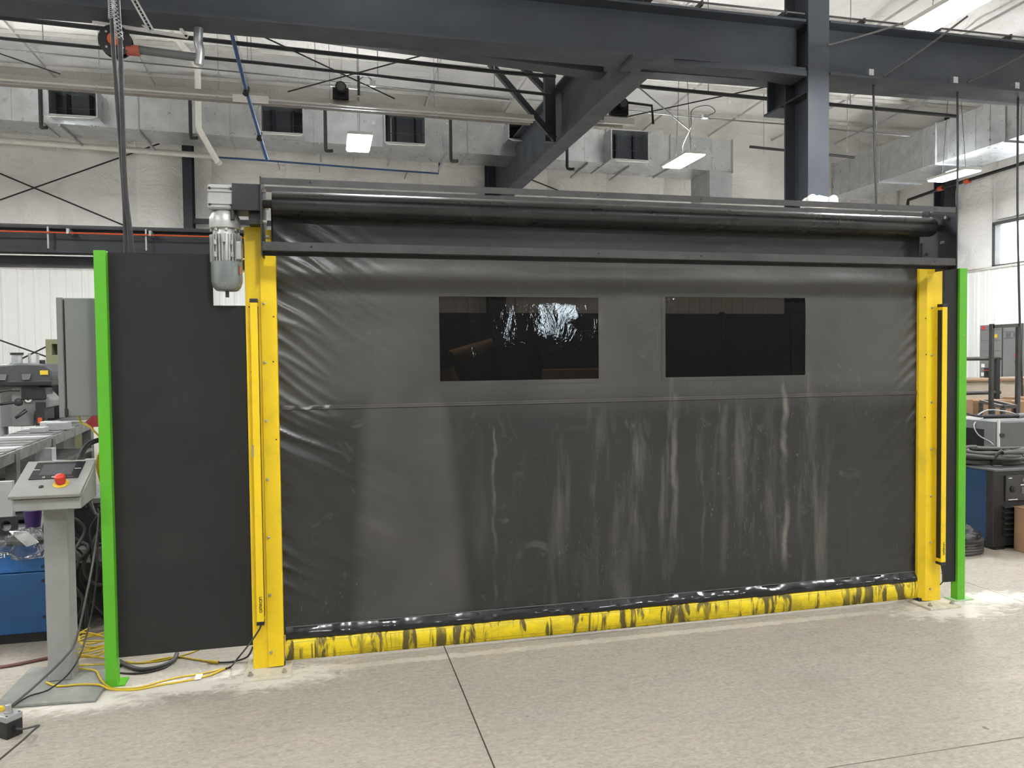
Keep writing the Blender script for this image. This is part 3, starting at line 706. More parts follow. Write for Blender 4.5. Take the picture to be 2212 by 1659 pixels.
MB().beam(a, b, .055, .03, (0, -1, 0)).build('channel', M['galv'], t)
for k in range(11):
    q = a+d*((k+.5)/11); MB().beam(q-d.normalized()*.014, q+d.normalized()*.014, .02, .034, (0, -1, 0)).build('slot', M['hole'], t)

# heavy black cables hanging from mesh grips
def grip_cable(pts, lab, r):
    t = thing('hanging_cable', lab, 'cable', pts[-1])
    MB().tube(pts, r, 8, 5).build('cable', M['rubber'], t, smooth=60); return t
t = grip_cable([Vector((-1.16, 4.75, 7.7)), Vector((-1.14, 4.75, 5.2)), P(240, 0, Y=4.75), P(252, 200, Y=4.75), P(268, 420, Y=4.75), P(273, 550, Y=4.75), Vector((-1.07, 4.8, 1.4)), Vector((-1.1, 4.9, .35))], 'heavy black power cable hanging in a wire grip, left of its pair', .0125)
t2 = grip_cable([Vector((-1.13, 4.7, 7.7)), Vector((-1.12, 4.7, 5.2)), P(254, 0, Y=4.7), P(259, 80, Y=4.7), P(263, 200, Y=4.7), P(270, 400, Y=4.7), P(286, 550, Y=4.7), Vector((-1.02, 4.75, 1.4)), Vector((-1.0, 4.85, .3))], 'heavy black power cable hanging in a wire grip, right of its pair', .0135)
def mesh_grip(parent, c0, c1, r):
    d = c1-c0; m = MB(); e = Vector((1, 0, 0)); g = Vector((0, 1, 0))
    for s in (-1, 1):
        for ph in range(4):
            pts = []
            for k in range(33):
                a = s*k*.55+ph*math.pi/2; pts.append(c0+d*(k/32)+(e*math.cos(a)+g*math.sin(a))*r)
            m.tube(pts, .0017, 5, 1)
    return m.build('wire_grip', M['galv_dull'], parent)
mesh_grip(t, P(240, -8, Y=4.75), P(241, 42, Y=4.75), .016); mesh_grip(t2, P(246, -8, Y=4.7), P(259, 85, Y=4.7), .0175)

# cables hanging from the right girder
for pts, lab in (((( 1887, 203, 8.8), (1889, 320, 8.8), (1893, 445, 8.8), (1895, 620, 8.8)), 'thin black cable dropping from the right girder behind the door, next to the heavy column'),
                 (((2068, 212, 8.8), (2069, 340, 8.8), (2067, 452, 8.8), (2065, 640, 8.8)), 'thin black cable dropping from the right girder beside the door end plate'),
                 (((2199, 228, 8.8), (2198, 450, 8.8), (2203, 700, 8.8), (2208, 850, 8.8), (2206, 930, 8.8)), 'long black cable hanging down past the window to the steel racks')):
    pipe('drop_cable', lab, 'cable', [Vector((P(*pts[0][:2], Y=8.8).x, 8.8, 5.17))]+L(*pts), .014, M['rubber'], sub=5)
pipe('sprinkler_pipe', 'dark pipe with red couplings along the right wall below the duct', 'pipe', [*[P(a_, b_, X=14.7) for a_, b_ in ((1960, 445), (1962, 432), (2030, 408), (2212, 352), (2260, 338))]], .04, M['dark_steel'])
o = [x for x in S.objects if x.get('label', '').startswith('dark pipe with red')][0]
for px, py in ((2032, 407), (2090, 391)):
    q = P(px, py, X=14.7); MB().cyl(q-Vector((0, .07, .0)), q+Vector((0, .07, 0)), .06, 10).build('coupling', M['orange'], o)

# emergency light on the heavy column
t = thing('emergency_light', 'white twin-head emergency light on the heavy steel column', 'emergency light', (6.06, 8.5, 3.45))
MB().prism([(5.84, 8.48, 3.45), (6.28, 8.48, 3.45), (6.3, 8.48, 3.52), (6.22, 8.48, 3.59), (6.06, 8.48, 3.615), (5.9, 8.48, 3.59), (5.82, 8.48, 3.52)], (0, .1, 0)).build('body', M['white'], t, bevel=.015)
for x in (5.92, 6.22):
    MB().lathe((x, 8.48, 3.545), (0, -1, 0), [(0, .06), (.05, .065), (.06, .05), (.055, .04)]).build('lamp_head', M['white'], t, smooth=40)
    MB().cyl((x, 8.425, 3.545), (x, 8.418, 3.545), .045, 16).build('lens', M['galv'], t)

# ================================================================ THE ROLL-UP DOOR
CY = 4.17                                   # plane of the curtain
PFY = 4.105
door = thing('roll_up_door', 'black vinyl roll-up curtain door between yellow posts', 'door', (1.72, 4.15, 0))
def post(mirror):
    X = (lambda x: x) if not mirror else (lambda x: 3.44-x)
    def bx(x0, x1, *r): a, b = sorted((X(x0), X(x1))); return B(a, b, *r)
    ztop = 2.287 if not mirror else 2.17
    o = bx(-.393, -.3, PFY+.012, 4.30, .012, ztop).build('post', M['yellow'], door, bevel=.003)
    bx(-.3, -.24, 4.2, 4.30, .012, ztop).build('rear_guide', M['yellow'], o)
    # front cover with its folded lip toward the curtain
    if mirror: poly = [(X(-.318), PFY), (X(-.266), PFY), (X(-.238), PFY+.035), (X(-.238), PFY+.055), (X(-.318), PFY+.055)]
    else: poly = [(-.318, PFY), (-.243, PFY), (-.240, PFY+.003), (-.240, PFY+.055), (-.318, PFY+.055)]
    top = 2.142 if not mirror else 2.165
    MB().prism([(a, b, .02) for a, b in poly], (0, 0, top-.02)).build('cover_plate', M['yellow'], o, bevel=.001)
    for k in range(7):
        z = .096+.3*k; x = X(-.303)
        MB().lathe((x, PFY, z), (0, -1, 0), [(0, .0075), (.004, .0075), (.0045, .005), (.009, .005), (.0095, .004)], 8).build('bolt', M['bolt'], o)
    for (x, z) in ((-.375, 1.88), (-.37, 1.55), (-.256, 1.83), (-.262, 1.6), (-.255, 1.2)):
        MB().cyl((X(x), PFY+.013 if x < -.32 else PFY+.001, z), (X(x), PFY+(.0105 if x < -.32 else -.0015), z), .004, 8).build('hole', M['hole'], o)
    a, b = sorted((X(-.43), X(-.2)))
    pl = B(a, b, 3.985, 4.33, 0, .014).build('base_plate', M['dusty'], o, bevel=.003)
    for x in (X(-.4), X(-.235)):
        MB().lathe((x, 4.03, .014), (0, 0, 1), [(0, .014), (.008, .014), (.008, .008), (.02, .008)], 6).build('anchor_bolt', M['bolt'], pl)
    bx(-.285, -.235, 4.12, 4.2, .005, .035).build('foot_stop', M['black'], o)
    return o
post(False); pr = post(True)
pr['label'] = 'yellow steel guide post with worn scuffed paint'

# housing: end plates, three angle rails, roll
HY0, HY1 = 3.95, 4.27
XE0, XE1 = -.292, 3.775
for x, nm in ((XE0-.006, 'l'), (XE1, 'r')):
    o = B(x, x+.006, HY0-.004, HY1, 2.125, 2.505).build('end_plate', M['dark_steel'], door)
    for yk, zk in ((4.02, 2.45), (4.05, 2.30), (4.2, 2.25), (4.2, 2.4)):
        s = 1 if nm == 'l' else -1
        MB().cyl((x+.003, yk, zk), (x+.003+s*.02, yk, zk), .01, 8).build('bolt', M['bolt'], o)
def rail(name, zt, zb, y, holes, leg, top):
    o = B(XE0, XE1, y, y+.005, zb, zt).build(name, M['raw_steel'], door)
    zz = zt-.005 if top else zb
    B(XE0, XE1, y+.005, y+leg, zz, zz+.005).build('rail_leg', M['raw_steel'], o)
    for x in holes:
        MB().cyl((x, y+.0005, (zt+zb)/2), (x, y-.0008, (zt+zb)/2), .0055, 10).build('bolt_hole', M['hole'], o)
hx = (-.06, 1.45, 2.06, 3.62)
rail('front_top_rail', 2.500, 2.468, HY0, hx, .035, True)
rail('front_bottom_rail', 2.189, 2.146, HY0, hx, .09, False)
rail('rear_top_rail', 2.512, 2.484, 4.2, (), .035, True)
B(XE0, XE1, HY0+.06, HY0+.065, 2.128, 2.15).build('lower_lip', M['dark_steel'], door)
roll = MB().lathe((-.25, 4.098, 2.402), (1, 0, 0), [(0, .058), (.001, .064), (1.5, .066), (2.6, .064), (3.96, .062), (3.98, .055)], 36).build('fabric_roll', M['roll_vinyl'], door, smooth=40)
MB().cyl((XE0, 4.098, 2.402), (XE1, 4.098, 2.402), .022, 14).build('shaft', M['raw_steel'], roll, smooth=40)
B(3.68, 3.71, 4.09, 4.12, 2.462, 2.5).build('sensor_bracket', M['dark_steel'], roll)
MB().beam((3.66, 4.1, 2.19), (3.66, 4.1, 2.3), .02, .012).build('stop_arm', M['raw_steel'], roll)
B(3.785, 3.80, 4.0, 4.2, 2.30, 2.46).build('bearing_plate', M['dark_steel'], door)

# curtain: a gridded sheet with real creases and openings for the two windows
W1 = (.606, 1.527, 1.482, 1.948); W2 = (1.942, 2.876, 1.482, 1.957)
CX0, CX1, CZ0, CZ1 = -.262, 3.70, .16, 2.402
def grid_lines(a, b, n, must):
    ls = [a+(b-a)*i/n for i in range(n+1)]
    for m in must:
        i = min(range(1, n), key=lambda k: abs(ls[k]-m)); ls[i] = m
    return ls
gx = grid_lines(CX0, CX1, 380, (W1[0], W1[1], W2[0], W2[1])); gz = grid_lines(CZ0, CZ1, 215, (W1[2], W1[3], W2[3]))
def crease(x, z):
    ul = max(0, x-CX0); ur = max(0, CX1-x)
    lo = min(1, max(0, (z-.25)/.3)); d = 0
    fl_ = (math.exp(-(ul/.33)**1.6))*lo
    if fl_ > .01:
        c = z+.72*ul-.25*ul*ul; wq = noise.noise(Vector((ul*2.5, z*2, 1)))*.05
        n1 = noise.noise(Vector(((c+wq)*11, ul*1.3, 4))); n2 = noise.noise(Vector(((c+wq)*24, ul*2.5, 9)))
        pat = max(0, noise.noise(Vector((ul*3, z*1.6, 12)))+.45)
        d += fl_*pat*(.030*(1-2*abs(n1))**2*(1 if abs(n1)<.5 else -1)+.007*(1-2*abs(n2)))
    fr = (math.exp(-(ur/.22)**1.6))*lo
    if fr > .01:
        c = z+.9*ur; n1 = noise.noise(Vector((c*12, ur*1.5, 24))); pat = max(0, noise.noise(Vector((ur*3, z*1.6, 32)))+.4)
        d += fr*pat*.022*(1-2*abs(n1))
    # soft roll-memory waves across the top, gentle billow elsewhere
    tz = math.exp(-((z-2.06)/.05)**2); d += .011*tz*(1+.4*noise.noise(Vector((x*2, 0, 5)))) - .008*math.exp(-((z-1.985)/.04)**2)
    d += .006*noise.noise(Vector((x*1.1, z*1.3, 40))) + .0016*noise.noise(Vector((x*6, z*3, 50)))
    return d
def curtain_y(x, z):
    k = max(0, (z-2.2)/.2); return CY - crease(x, z)*(1 if z < 2.2 else max(0, 1-k)) - .008*min(1, k)
nxg, nzg = len(gx), len(gz); vs = [(x, curtain_y(x, z), z) for z in gz for x in gx]; fs = []
def inwin(x, z):
    return any(w_[0]-1e-6 < x < w_[1]+1e-6 and w_[2]-1e-6 < z < w_[3]+1e-6 for w_ in (W1, W2))
for j in range(nzg-1):
    for i in range(nxg-1):
        if not inwin((gx[i]+gx[i+1])/2, (gz[j]+gz[j+1])/2):
            q = j*nxg+i; fs.append((q, q+1, q+nxg+1, q+nxg))
mm = MB().add(vs, fs); cur = mm.build('curtain', M['vinyl'], door, smooth=80)
so = cur.modifiers.new('thick', 'SOLIDIFY'); so.thickness = .0015; so.offset = 1
# see-through films, wrinkled, with a welded border strip
for w_ in (W1, W2):
    nx, nz = 70, 36; vs = []
    for j in range(nz+1):
        for i in range(nx+1):
            u, v = i/nx, j/nz; x = w_[0]-.006+(w_[1]-w_[0]+.012)*u; z = w_[2]-.006+(w_[3]-w_[2]+.012)*v
            e = (math.sin(math.pi*u)*math.sin(math.pi*v))**.4 if 0 < u < 1 and 0 < v < 1 else 0
            cw = math.exp(-(u/.2)**2)+.7*math.exp(-((1-u)/.14)**2)+.5*math.exp(-((1-v)/.12)**2)+.06
            q = (noise.noise(Vector((x*5+z*4, z*7-x*3, 6)))*.006+noise.noise(Vector((x*16+z*14, z*9, 2)))*.003)*min(1, cw)
            vs.append((x, curtain_y(x, z)+.0025+q*e, z))
    MB().add(vs, [(j*(nx+1)+i, j*(nx+1)+i+1, (j+1)*(nx+1)+i+1, (j+1)*(nx+1)+i) for j in range(nz) for i in range(nx)]).build('window_film', M['film'], cur, smooth=80)
    m = MB(); bw = .022; N = 30
    def strip(f):
        pts = []
        for k in range(N+1):
            for s in (0, 1):
                x, z = f(k/N, s); pts.append((x, curtain_y(x, z)-.0022, z))
        m.add(pts, [(2*k, 2*k+2, 2*k+3, 2*k+1) for k in range(N)])
    x0, x1, z0, z1 = w_
    strip(lambda t_, s: (x0-bw+(x1-x0+2*bw)*t_, z0-bw*s)); strip(lambda t_, s: (x0-bw+(x1-x0+2*bw)*t_, z1+bw*s))
    strip(lambda t_, s: (x0-bw*s, z0+(z1-z0)*t_)); strip(lambda t_, s: (x1+bw*s, z0+(z1-z0)*t_))
    m.build('window_border', M['vinyl'], cur, smooth=60)
def cross_band(z0, z1, off, mat, name, x0, x1):
    N = 200; pts = []
    for k in range(N+1):
        x = x0+(x1-x0)*k/N
        for z, o_ in ((z0, off*.3), (z0+.002, off), (z1-.002, off), (z1, off*.3)): pts.append((x, curtain_y(x, z)-o_, z))
    return MB().add(pts, [(4*k+i, 4*k+4+i, 4*k+5+i, 4*k+1+i) for k in range(N) for i in range(3)]).build(name, mat, cur, smooth=50)
cross_band(1.344, 1.371, .004, M['vinyl'], 'seam_band', -.225, 3.69)
cross_band(1.350, 1.3515, .0045, M['seam_dust'], 'stitch_line', -.225, 3.69); cross_band(1.362, 1.3635, .0045, M['seam_dust'], 'stitch_line', -.225, 3.69)

# bottom edge: glossy black sleeve and scuffed yellow bumper sleeves
def sleeve(name, mat, prof, x0, x1, amp, sd, n=150):
    vs = []; m_ = len(prof)
    for k in range(n+1):
        x = x0+(x1-x0)*k/n
        for i, (yo, z) in enumerate(prof):
            q = noise.noise(Vector((x*7, z*20, sd)))*amp + noise.noise(Vector((x*26, z*9, sd+3)))*amp*.35
            sag = -.006*math.sin(math.pi*(x+.23)/3.95)
            vs.append((x, CY+yo-q*(1 if i not in (0, m_-1) else .3), z+sag+q*.3))
    fs = [(k*m_+i, (k+1)*m_+i, (k+1)*m_+(i+1) % m_, k*m_+(i+1) % m_) for k in range(n) for i in range(m_)]
    fs += [tuple(range(m_))[::-1], tuple(range(n*m_, (n+1)*m_))]
    return MB().add(vs, fs).build(name, mat, bar, smooth=50)
bar = thing('bottom_bar', None, None, (1.72, CY, .03)); bar.parent = door; bar.location = Vector((1.72, CY, .03))-ORG[door]
bprof = [(.012, .03), (-.022, .028), (-.030, .036), (-.032, .085), (-.030, .130), (-.022, .137), (.012, .137)]
for a, b, sd in ((-.232, 1.705, 1), (1.698, 3.70, 2)): sleeve('yellow_sleeve', M['scuffed'], bprof, a, b, .0035, sd)
gprof = [(.01, .134), (-.018, .134), (-.027, .142), (-.028, .155), (-.022, .170), (-.012, .186), (-.004, .198), (.01, .198)]
sleeve('glossy_sleeve', M['vinyl_gloss'], gprof, -.232, 3.70, .0075, 5, 320)
sleeve('sleeve_edge', M['mid_grey'], [(-.002, .196), (-.007, .197), (-.007, .2), (-.002, .201)], -.232, 3.70, .002, 5, 200)

# ---- gear motor
t = thing('gear_motor', 'silver gear motor hanging beside the door housing, shaft down', 'motor', (-.475, 4.08, 1.93))
gb = B(-.545, -.43, 4.02, 4.14, 2.352, 2.474).build('gearbox', M['alu'], t, bevel=.006)
for z in (2.365, 2.382, 2.442, 2.46):
    MB().beam((-.548, 4.017, z), (-.428, 4.017, z), .006, .01, (0, 0, 1)).build('ridge', M['alu'], gb)
for x, z in ((-.538, 2.372), (-.44, 2.372), (-.538, 2.453), (-.44, 2.453)):
    MB().cyl((x, 4.02, z), (x, 4.008, z), .006, 8).build('screw', M['dark_steel'], gb)
B(-.551, -.543, 4.03, 4.13, 2.385, 2.44).build('side_cap', M['alu'], gb)
MB().lathe((-.478, 4.08, 2.262), (0, 0, 1), [(0, .068), (.004, .073), (.03, .074), (.055, .072), (.08, .06), (.098, .045)], 28).build('flange_bell', M['alu'], t, smooth=35)
for k in range(8):
    a = k*math.pi/4+.2; MB().cyl((-.478+.064*math.cos(a), 4.08+.064*math.sin(a), 2.262), (-.478+.064*math.cos(a), 4.08+.064*math.sin(a), 2.25), .007, 6).build('flange_bolt', M['bolt'], t)
MB().lathe((-.476, 4.08, 2.23), (0, 0, 1), [(0, .062), (.015, .06), (.035, .058)], 24).build('neck', M['alu'], t, smooth=35)
mb = MB().lathe((-.475, 4.08, 2.095), (0, 0, 1), [(0, .06), (.135, .06), (.148, .055)], 28).build('stator', M['alu'], t, smooth=35)
for k in range(30):
    a = k*2*math.pi/30
    c, s_ = math.cos(a), math.sin(a)
    MB().beam((-.475+.066*c, 4.08+.066*s_, 2.1), (-.475+.066*c, 4.08+.066*s_, 2.232), .0055, .02, (c, s_, 0)).build('fin', M['alu'], mb)
for x in (-.515, -.437):
    for z in (2.13, 2.19): MB().cyl((x, 4.008, z-.012), (x, 4.008, z+.012), .008, 10).build('tie_bolt', M['bolt'], mb)
B(-.482, -.468, 4.0, 4.02, 2.19, 2.235).build('lug', M['alu'], mb, bevel=.002)
B(-.43, -.398, 4.03, 4.12, 2.11, 2.2).build('terminal_box', M['alu'], t, bevel=.004)
MB().lathe((-.474, 4.08, 1.957), (0, 0, 1), [(0, .05), (.004, .056), (.02, .068), (.045, .0745), (.14, .0755), (.145, .072)], 32).build('fan_cowl', M['motor_grey'], t, smooth=35)
MB().cyl((-.474, 4.08, 1.96), (-.474, 4.08, 1.925), .009, 12).build('shaft', M['raw_steel'], t, smooth=40)
B(-.408, -.4035, 4.03, 4.05, 2.04, 2.07).build('warning_sticker', M['orange'], t)
t = thing('drive_bracket', 'black steel drive box between gear motor and door housing', 'bracket', (-.37, 4.08, 2.28))
B(-.432, -.3, 3.99, 4.16, 2.345, 2.476).build('box', M['dark_steel'], t, bevel=.003)
B(-.36, -.3, 4.03, 4.2, 2.286, 2.35).build('lower_block', M['black'], t)
B(-.44, -.425, 4.0, 4.15, 2.3, 2.36).build('edge_plate', M['black'], t)

# ---- light curtains
def letters(parent, ox, y, oz, h, mat):
    """OMRON lettering, upright strokes reading upwards along the housing"""
    st = h*.17; x = 0; rib = []
    def arc(cx, cy, r, a0, a1, n=14): return [(cx+r*math.cos(a0+(a1-a0)*k/n), cy+r*math.sin(a0+(a1-a0)*k/n)) for k in range(n+1)]
    H_ = h-st
    def O(): nonlocal x; rib.append(arc(x+H_/2, H_/2, H_/2, 0, 2*math.pi, 24)); x += H_+st*1.5
    O()
    w_ = H_*1.15; r_ = w_/4
    rib.append([(x, 0), (x, H_)]); rib.append([(x, H_-r_)] + arc(x+r_, H_-r_, r_, math.pi, 0) + [(x+2*r_, 0)])
    rib.append([(x+2*r_, H_-r_)] + arc(x+3*r_, H_-r_, r_, math.pi, 0) + [(x+4*r_, 0)]); x += w_+st*1.6
    w_ = H_*.72; rib.append([(x, 0), (x, H_), (x+w_*.55, H_)] + arc(x+w_*.55, H_*.74, H_*.26, math.pi/2, -math.pi/2, 8) + [(x+w_*.1, H_*.48)]); rib.append([(x+w_*.55, H_*.46), (x+w_*.9, 0)]); x += w_+st*1.5
    O()
    w_ = H_*.8; rib.append([(x, 0), (x, H_)]); rib.append([(x, H_-w_/2)] + arc(x+w_/2, H_-w_/2, w_/2, math.pi, 0) + [(x+w_, 0)])
    m = MB()
    for pl in rib:
        pts = []
        for i, p_ in enumerate(pl):
            a = Vector(pl[max(i-1, 0)]); b = Vector(pl[min(i+1, len(pl)-1)])
            if len(pl) > 20 and pl[0][0] - pl[-1][0] < 1e-6 and i in (0, len(pl)-1): a, b = Vector(pl[-2]), Vector(pl[1])
            d = (b-a).normalized(); nn = Vector((-d.y, d.x))*st/2; c = Vector(p_)
            for q in (c+nn, c-nn): pts.append((ox-q.y, y, oz+q.x))          # turned a quarter so that it reads upwards
        m.add(pts, [(2*k, 2*k+1, 2*k+3, 2*k+2) for k in range(len(pl)-1)])
    return m.build('lettering', mat, parent)
def light_curtain(x0, x1, lab, face, lx):
    t = thing('light_curtain', lab, 'safety sensor', ((x0+x1)/2, 4.085, .262))
    hs = B(x0, x1, 4.055, 4.1, .275, 1.90).build('housing', M['yellow'], t, bevel=.003)
    xs_ = (x1, x1+.0015) if face > 0 else (x0-.0015, x0)
    B(*xs_, 4.06, 4.095, .3, 1.88).build('lens_strip', M['black'], t)
    B(x0-.001, x1+.001, 4.053, 4.101, .258, .277).build('end_cap', M['black'], t, bevel=.002); B(x0-.001, x1+.001, 4.053, 4.101, 1.898, 1.918).build('end_cap', M['black'], t, bevel=.002)
    for z in ((1.15, ) if face > 0 else ()): B(x0-.004, x0+.004, 4.052, 4.08, z-.03, z+.03).build('clip', M['bolt'], t)
    letters(hs, lx, 4.0535, .325, .016, M['black'])
    for z in (.4, 1.0, 1.7): B(x0+.005, x1-.005, 4.098, 4.118, z, z+.04).build('mounting_bracket', M['yellow'], t)
    return t
light_curtain(-.366, -.33, 'yellow bar-shaped light curtain sensor on the post beside the motor', 1, -.338)
light_curtain(3.779, 3.815, 'yellow bar-shaped light curtain sensor on the right-hand scuffed post', -1, 3.806)

# ---- guard panels with green posts
t = thing('guard_panel', 'wide black sheet guard panel on green post, notched round the motor', 'panel', (-.73, 4.13, 0))
MB().prism([(-1.032, 4.14, .131), (-.392, 4.14, .131), (-.392, 4.14, 1.888), (-.549, 4.14, 1.888), (-.549, 4.14, 2.147), (-1.032, 4.14, 2.147)], (0, .004, 0)).build('sheet', M['charcoal'], t)
B(-1.086, -1.032, 4.10, 4.155, .006, 2.15).build('post', M['green'], t, bevel=.003)
MB().beam((-1.02, 4.16, 2.12), (-.56, 4.16, 2.12), .03, .03).build('top_rail', M['charcoal'], t)
B(-1.1, -1.0, 4.1, 4.2, 0, .008).build('foot_plate', M['green'], t)
t = thing('guard_panel', 'narrow black sheet guard panel on green post right of the door', 'panel', (3.95, 4.12, 0))
B(3.85, 3.955, 4.118, 4.122, .125, 2.147).build('sheet', M['charcoal'], t)
B(3.95, 4.008, 4.10, 4.158, .006, 2.15).build('post', M['green'], t, bevel=.003)
B(3.92, 4.07, 4.09, 4.18, 0, .008).build('foot_plate', simple('green_dusty', (.3, .45, .25), .7, dirt=(.6, .57, .5), dirt_amt=.7), t)
MB().cyl((3.985, 4.099, 1.72), (3.985, 4.101, 1.72), .005, 8).build('screw', M['bolt'], t)

# ================================================================ LEFT FOREGROUND
# control pedestal
t = thing('control_pedestal', 'grey operator pedestal with sloped touch-screen console', 'control panel', (-1.31, 4.22, 0))
pl = MB().prism([(-1.53, 3.975, 0), (-1.085, 3.935, 0), (-1.085, 4.40, 0), (-1.53, 4.44, 0)], (0, 0, .018)).build('base_plate', M['plate_grey'], t, bevel=.006)
B(-1.374, -1.264, 4.205, 4.315, .018, .93).build('column', M['grey_paint'], t, bevel=.006)
B(-1.4, -1.24, 4.18, 4.34, .90, .915).build('top_flange', M['grey_paint'], t)
# console body: side profile (Y, Z)
side = [(4.005, .912), (4.005, .968), (4.262, 1.092), (4.262, .93)]
cb = MB().prism([(-1.432, y, z) for y, z in side], (.288, 0, 0)).build('console_box', M['grey_paint'], t, bevel=.004)
sd = Vector((0, .252, .1217)).normalized(); nr = Vector((0, -sd.z, sd.y)); o0 = Vector((-1.288, 3.992, .975))
def on_lid(u, v, h=0): return o0+Vector((u, 0, 0))+sd*v+nr*h
def lid_box(u0, u1, v0, v1, h0, h1):
    return MB().add([on_lid(u, v, h) for h in (h0, h1) for v in (v0, v1) for u in (u0, u1)], [(0, 2, 3, 1), (4, 5, 7, 6), (0, 1, 5, 4), (2, 6, 7, 3), (0, 4, 6, 2), (1, 3, 7, 5)])
lid = lid_box(-.156, .148, -.008, .292, 0, .018).build('lid', M['grey_paint'], t, bevel=.003)
lid_box(-.148, .14, 0, .284, -.006, .001).build('gasket', M['black'], t)
sc = lid_box(-.108, .108, .125, .272, .018, .022).build('touch_screen', M['screen_frame'], t, bevel=.001)
lid_box(-.072, .07, .155, .25, .022, .0228).build('display', M['screen'], sc)
for u in (-.094, .088): lid_box(u-.014, u+.014, .205, .208, .022, .0226).build('status_mark', M['paper'], sc)
for u in (-.045, -.004):
    c = on_lid(u, .139, .022); MB().cyl(c, c+nr*.0006, .0055, 14).build('touch_key', M['paper'], sc); MB().cyl(c, c+nr*.0009, .0038, 14).build('touch_key', M['screen_frame'], sc)
lid_box(.06, .085, .135, .137, .022, .0225).build('maker_mark', M['mid_grey'], sc)
c = on_lid(.045, .082, .018)
MB().lathe(c, nr, [(0, .035), (.003, .035), (.0035, .031)], 28).build('stop_ring', M['label'], t, smooth=35)
MB().lathe(c, nr, [(.003, .017), (.01, .017), (.012, .0225), (.036, .0235), (.045, .0225), (.047, .018)], 24).build('stop_button', M['red'], t, smooth=35)
c = on_lid(-.035, .062, .018); MB().lathe(c, nr, [(0, .0105), (.004, .0105), (.005, .008)], 20).build('key_plug', M['black'], t, smooth=35)
# pedestal cables
pipe('pedestal_cable', 'grey cable looping from the console down to the small button box', 'cable', [Vector((-1.16, 4.2, .935)), Vector((-1.13, 4.17, .86)), P(213, 1120, Y=4.14), P(203, 1200, Y=4.1), P(190, 1270, Y=4.02), P(165, 1380, Y=3.95), P(140, 1420, Y=3.9), P(80, 1478, Y=3.84), P(40, 1512, Y=3.78), P(12, 1535, Y=3.72)], .0055, M['cable_grey'], sub=6)
pipe('pedestal_cable', 'black cable dropping behind the console to the floor', 'cable', [Vector((-1.2, 4.24, .93)), Vector((-1.15, 4.24, .85)), P(212, 1110, Y=4.2), P(208, 1250, Y=4.2), P(190, 1360, Y=4.15), P(160, 1440, Y=3.97), P(110, 1487, Z=.03), P(60, 1505, Z=.03), P(20, 1532, Z=.02)], .004, M['black'], sub=6)
pipe('thick_hose', 'thick black ribbed hose arching behind the console', 'hose', [Vector((-1.15, 4.6, 1.2)), P(205, 953, Y=4.55), P(188, 962, Y=4.5), P(174, 985, Y=4.45), P(170, 1010, Y=4.42), Vector((-1.22, 4.4, .85))], .014, M['rubber'], sub=6)
# small button box on the floor
t = thing('button_box', 'small black pendant box with grey lid and push buttons', 'control box', (-1.37, 3.68, 0))
rot = Matrix.Rotation(math.radians(-38), 3, 'Z')
bc = Vector((-1.383, 3.702, 0))
def rb(x0, x1, y0, y1, z0, z1):
    m = MB().box(x0, x1, y0, y1, z0, z1); m.v = [rot @ v + bc for v in m.v]; return m
rb(-.07, .07, -.035, .035, 0, .072).build('body', M['black'], t, bevel=.003)
rb(-.071, .071, -.036, .036, .072, .098).build('lid', M['galv_dull'], t, bevel=.003)
for u, mm_, hh in ((.03, 'alu', .034), (-.025, 'label', .016)):
    c = rot @ Vector((u, 0, .098)) + bc
    MB().lathe(c, (0, 0, 1), [(0, .017), (.008, .017), (.009, .013), (hh, .012), (hh+.002, .009)], 18).build('push_button', M[mm_], t, smooth=35)
for u in (-.06, .06):
    for v in (-.027, .027):
        c = rot @ Vector((u, v, .098)) + bc; MB().cyl(c, c+Vector((0, 0, .0015)), .005, 8).build('lid_screw', M['dark_steel'], t)
c = rot @ Vector((.07, 0, .038)) + bc; dr = rot @ Vector((1, 0, 0))
MB().cyl(c, c+dr*.012, .011, 12).build('cable_gland', M['black'], t)
pipe('box_cord', 'grey cord springing out of the small button box', 'cable', [c+dr*.008, c+dr*.05+Vector((0, 0, .006)), P(70, 1570, Y=3.62), P(84, 1567, Y=3.6), P(76, 1574, Y=3.55), P(50, 1598, Y=3.48), P(0, 1640, Y=3.36), P(-40, 1672, Y=3.25), Vector((-1.5, 3.05, .02)), Vector((-1.7, 2.95, .006))], .0045, M['cable_grey'], sub=6)

# yellow floor cables
def floor_cable(name, lab, pts, r, mat, z=.0, extra=None):
    q = [P(a, b, Z=z+r) for a, b in pts]
    if extra: q = extra[0]+q+extra[1]
    return pipe(name, lab, 'cable', q, r, mat, sub=5)
floor_cable('signal_cable', 'yellow cable trailing over the pedestal base plate to the white tag', [(240, 1489), (290, 1490), (345, 1480), (400, 1471), (428, 1465), (455, 1458), (478, 1448), (488, 1444)], .0052, M['cable_yellow'], extra=([P(100, 1474, Z=.026), P(125, 1482, Z=.024), P(165, 1479, Z=.024), P(195, 1478, Z=.025), P(218, 1480, Z=.025)], []))
floor_cable('signal_cable', 'yellow cable wrapping round the green post foot', [(240, 1486), (265, 1488), (300, 1485), (345, 1473), (385, 1463), (425, 1457), (455, 1451), (484, 1444)], .0045, M['cable_yellow'], extra=([P(165, 1444, Z=.03), P(190, 1446, Z=.028), P(208, 1450, Z=.026), P(214, 1462, Z=.026), P(223, 1474, Z=.022)], []))
floor_cable('signal_cable', 'yellow cable lying under the black guard panel', [(250, 1426), (300, 1432), (345, 1424), (385, 1419), (420, 1424), (455, 1429)], .0055, M['cable_yellow'])
floor_cable('signal_cable', 'thin yellow cable under the guard panel running to the right', [(255, 1433), (330, 1430), (380, 1420), (430, 1404)], .004, M['cable_yellow'])
floor_cable('sensor_cable', 'short yellow connector with black lead under the guard panel', [(452, 1429), (472, 1431)], .009, M['cable_yellow'])
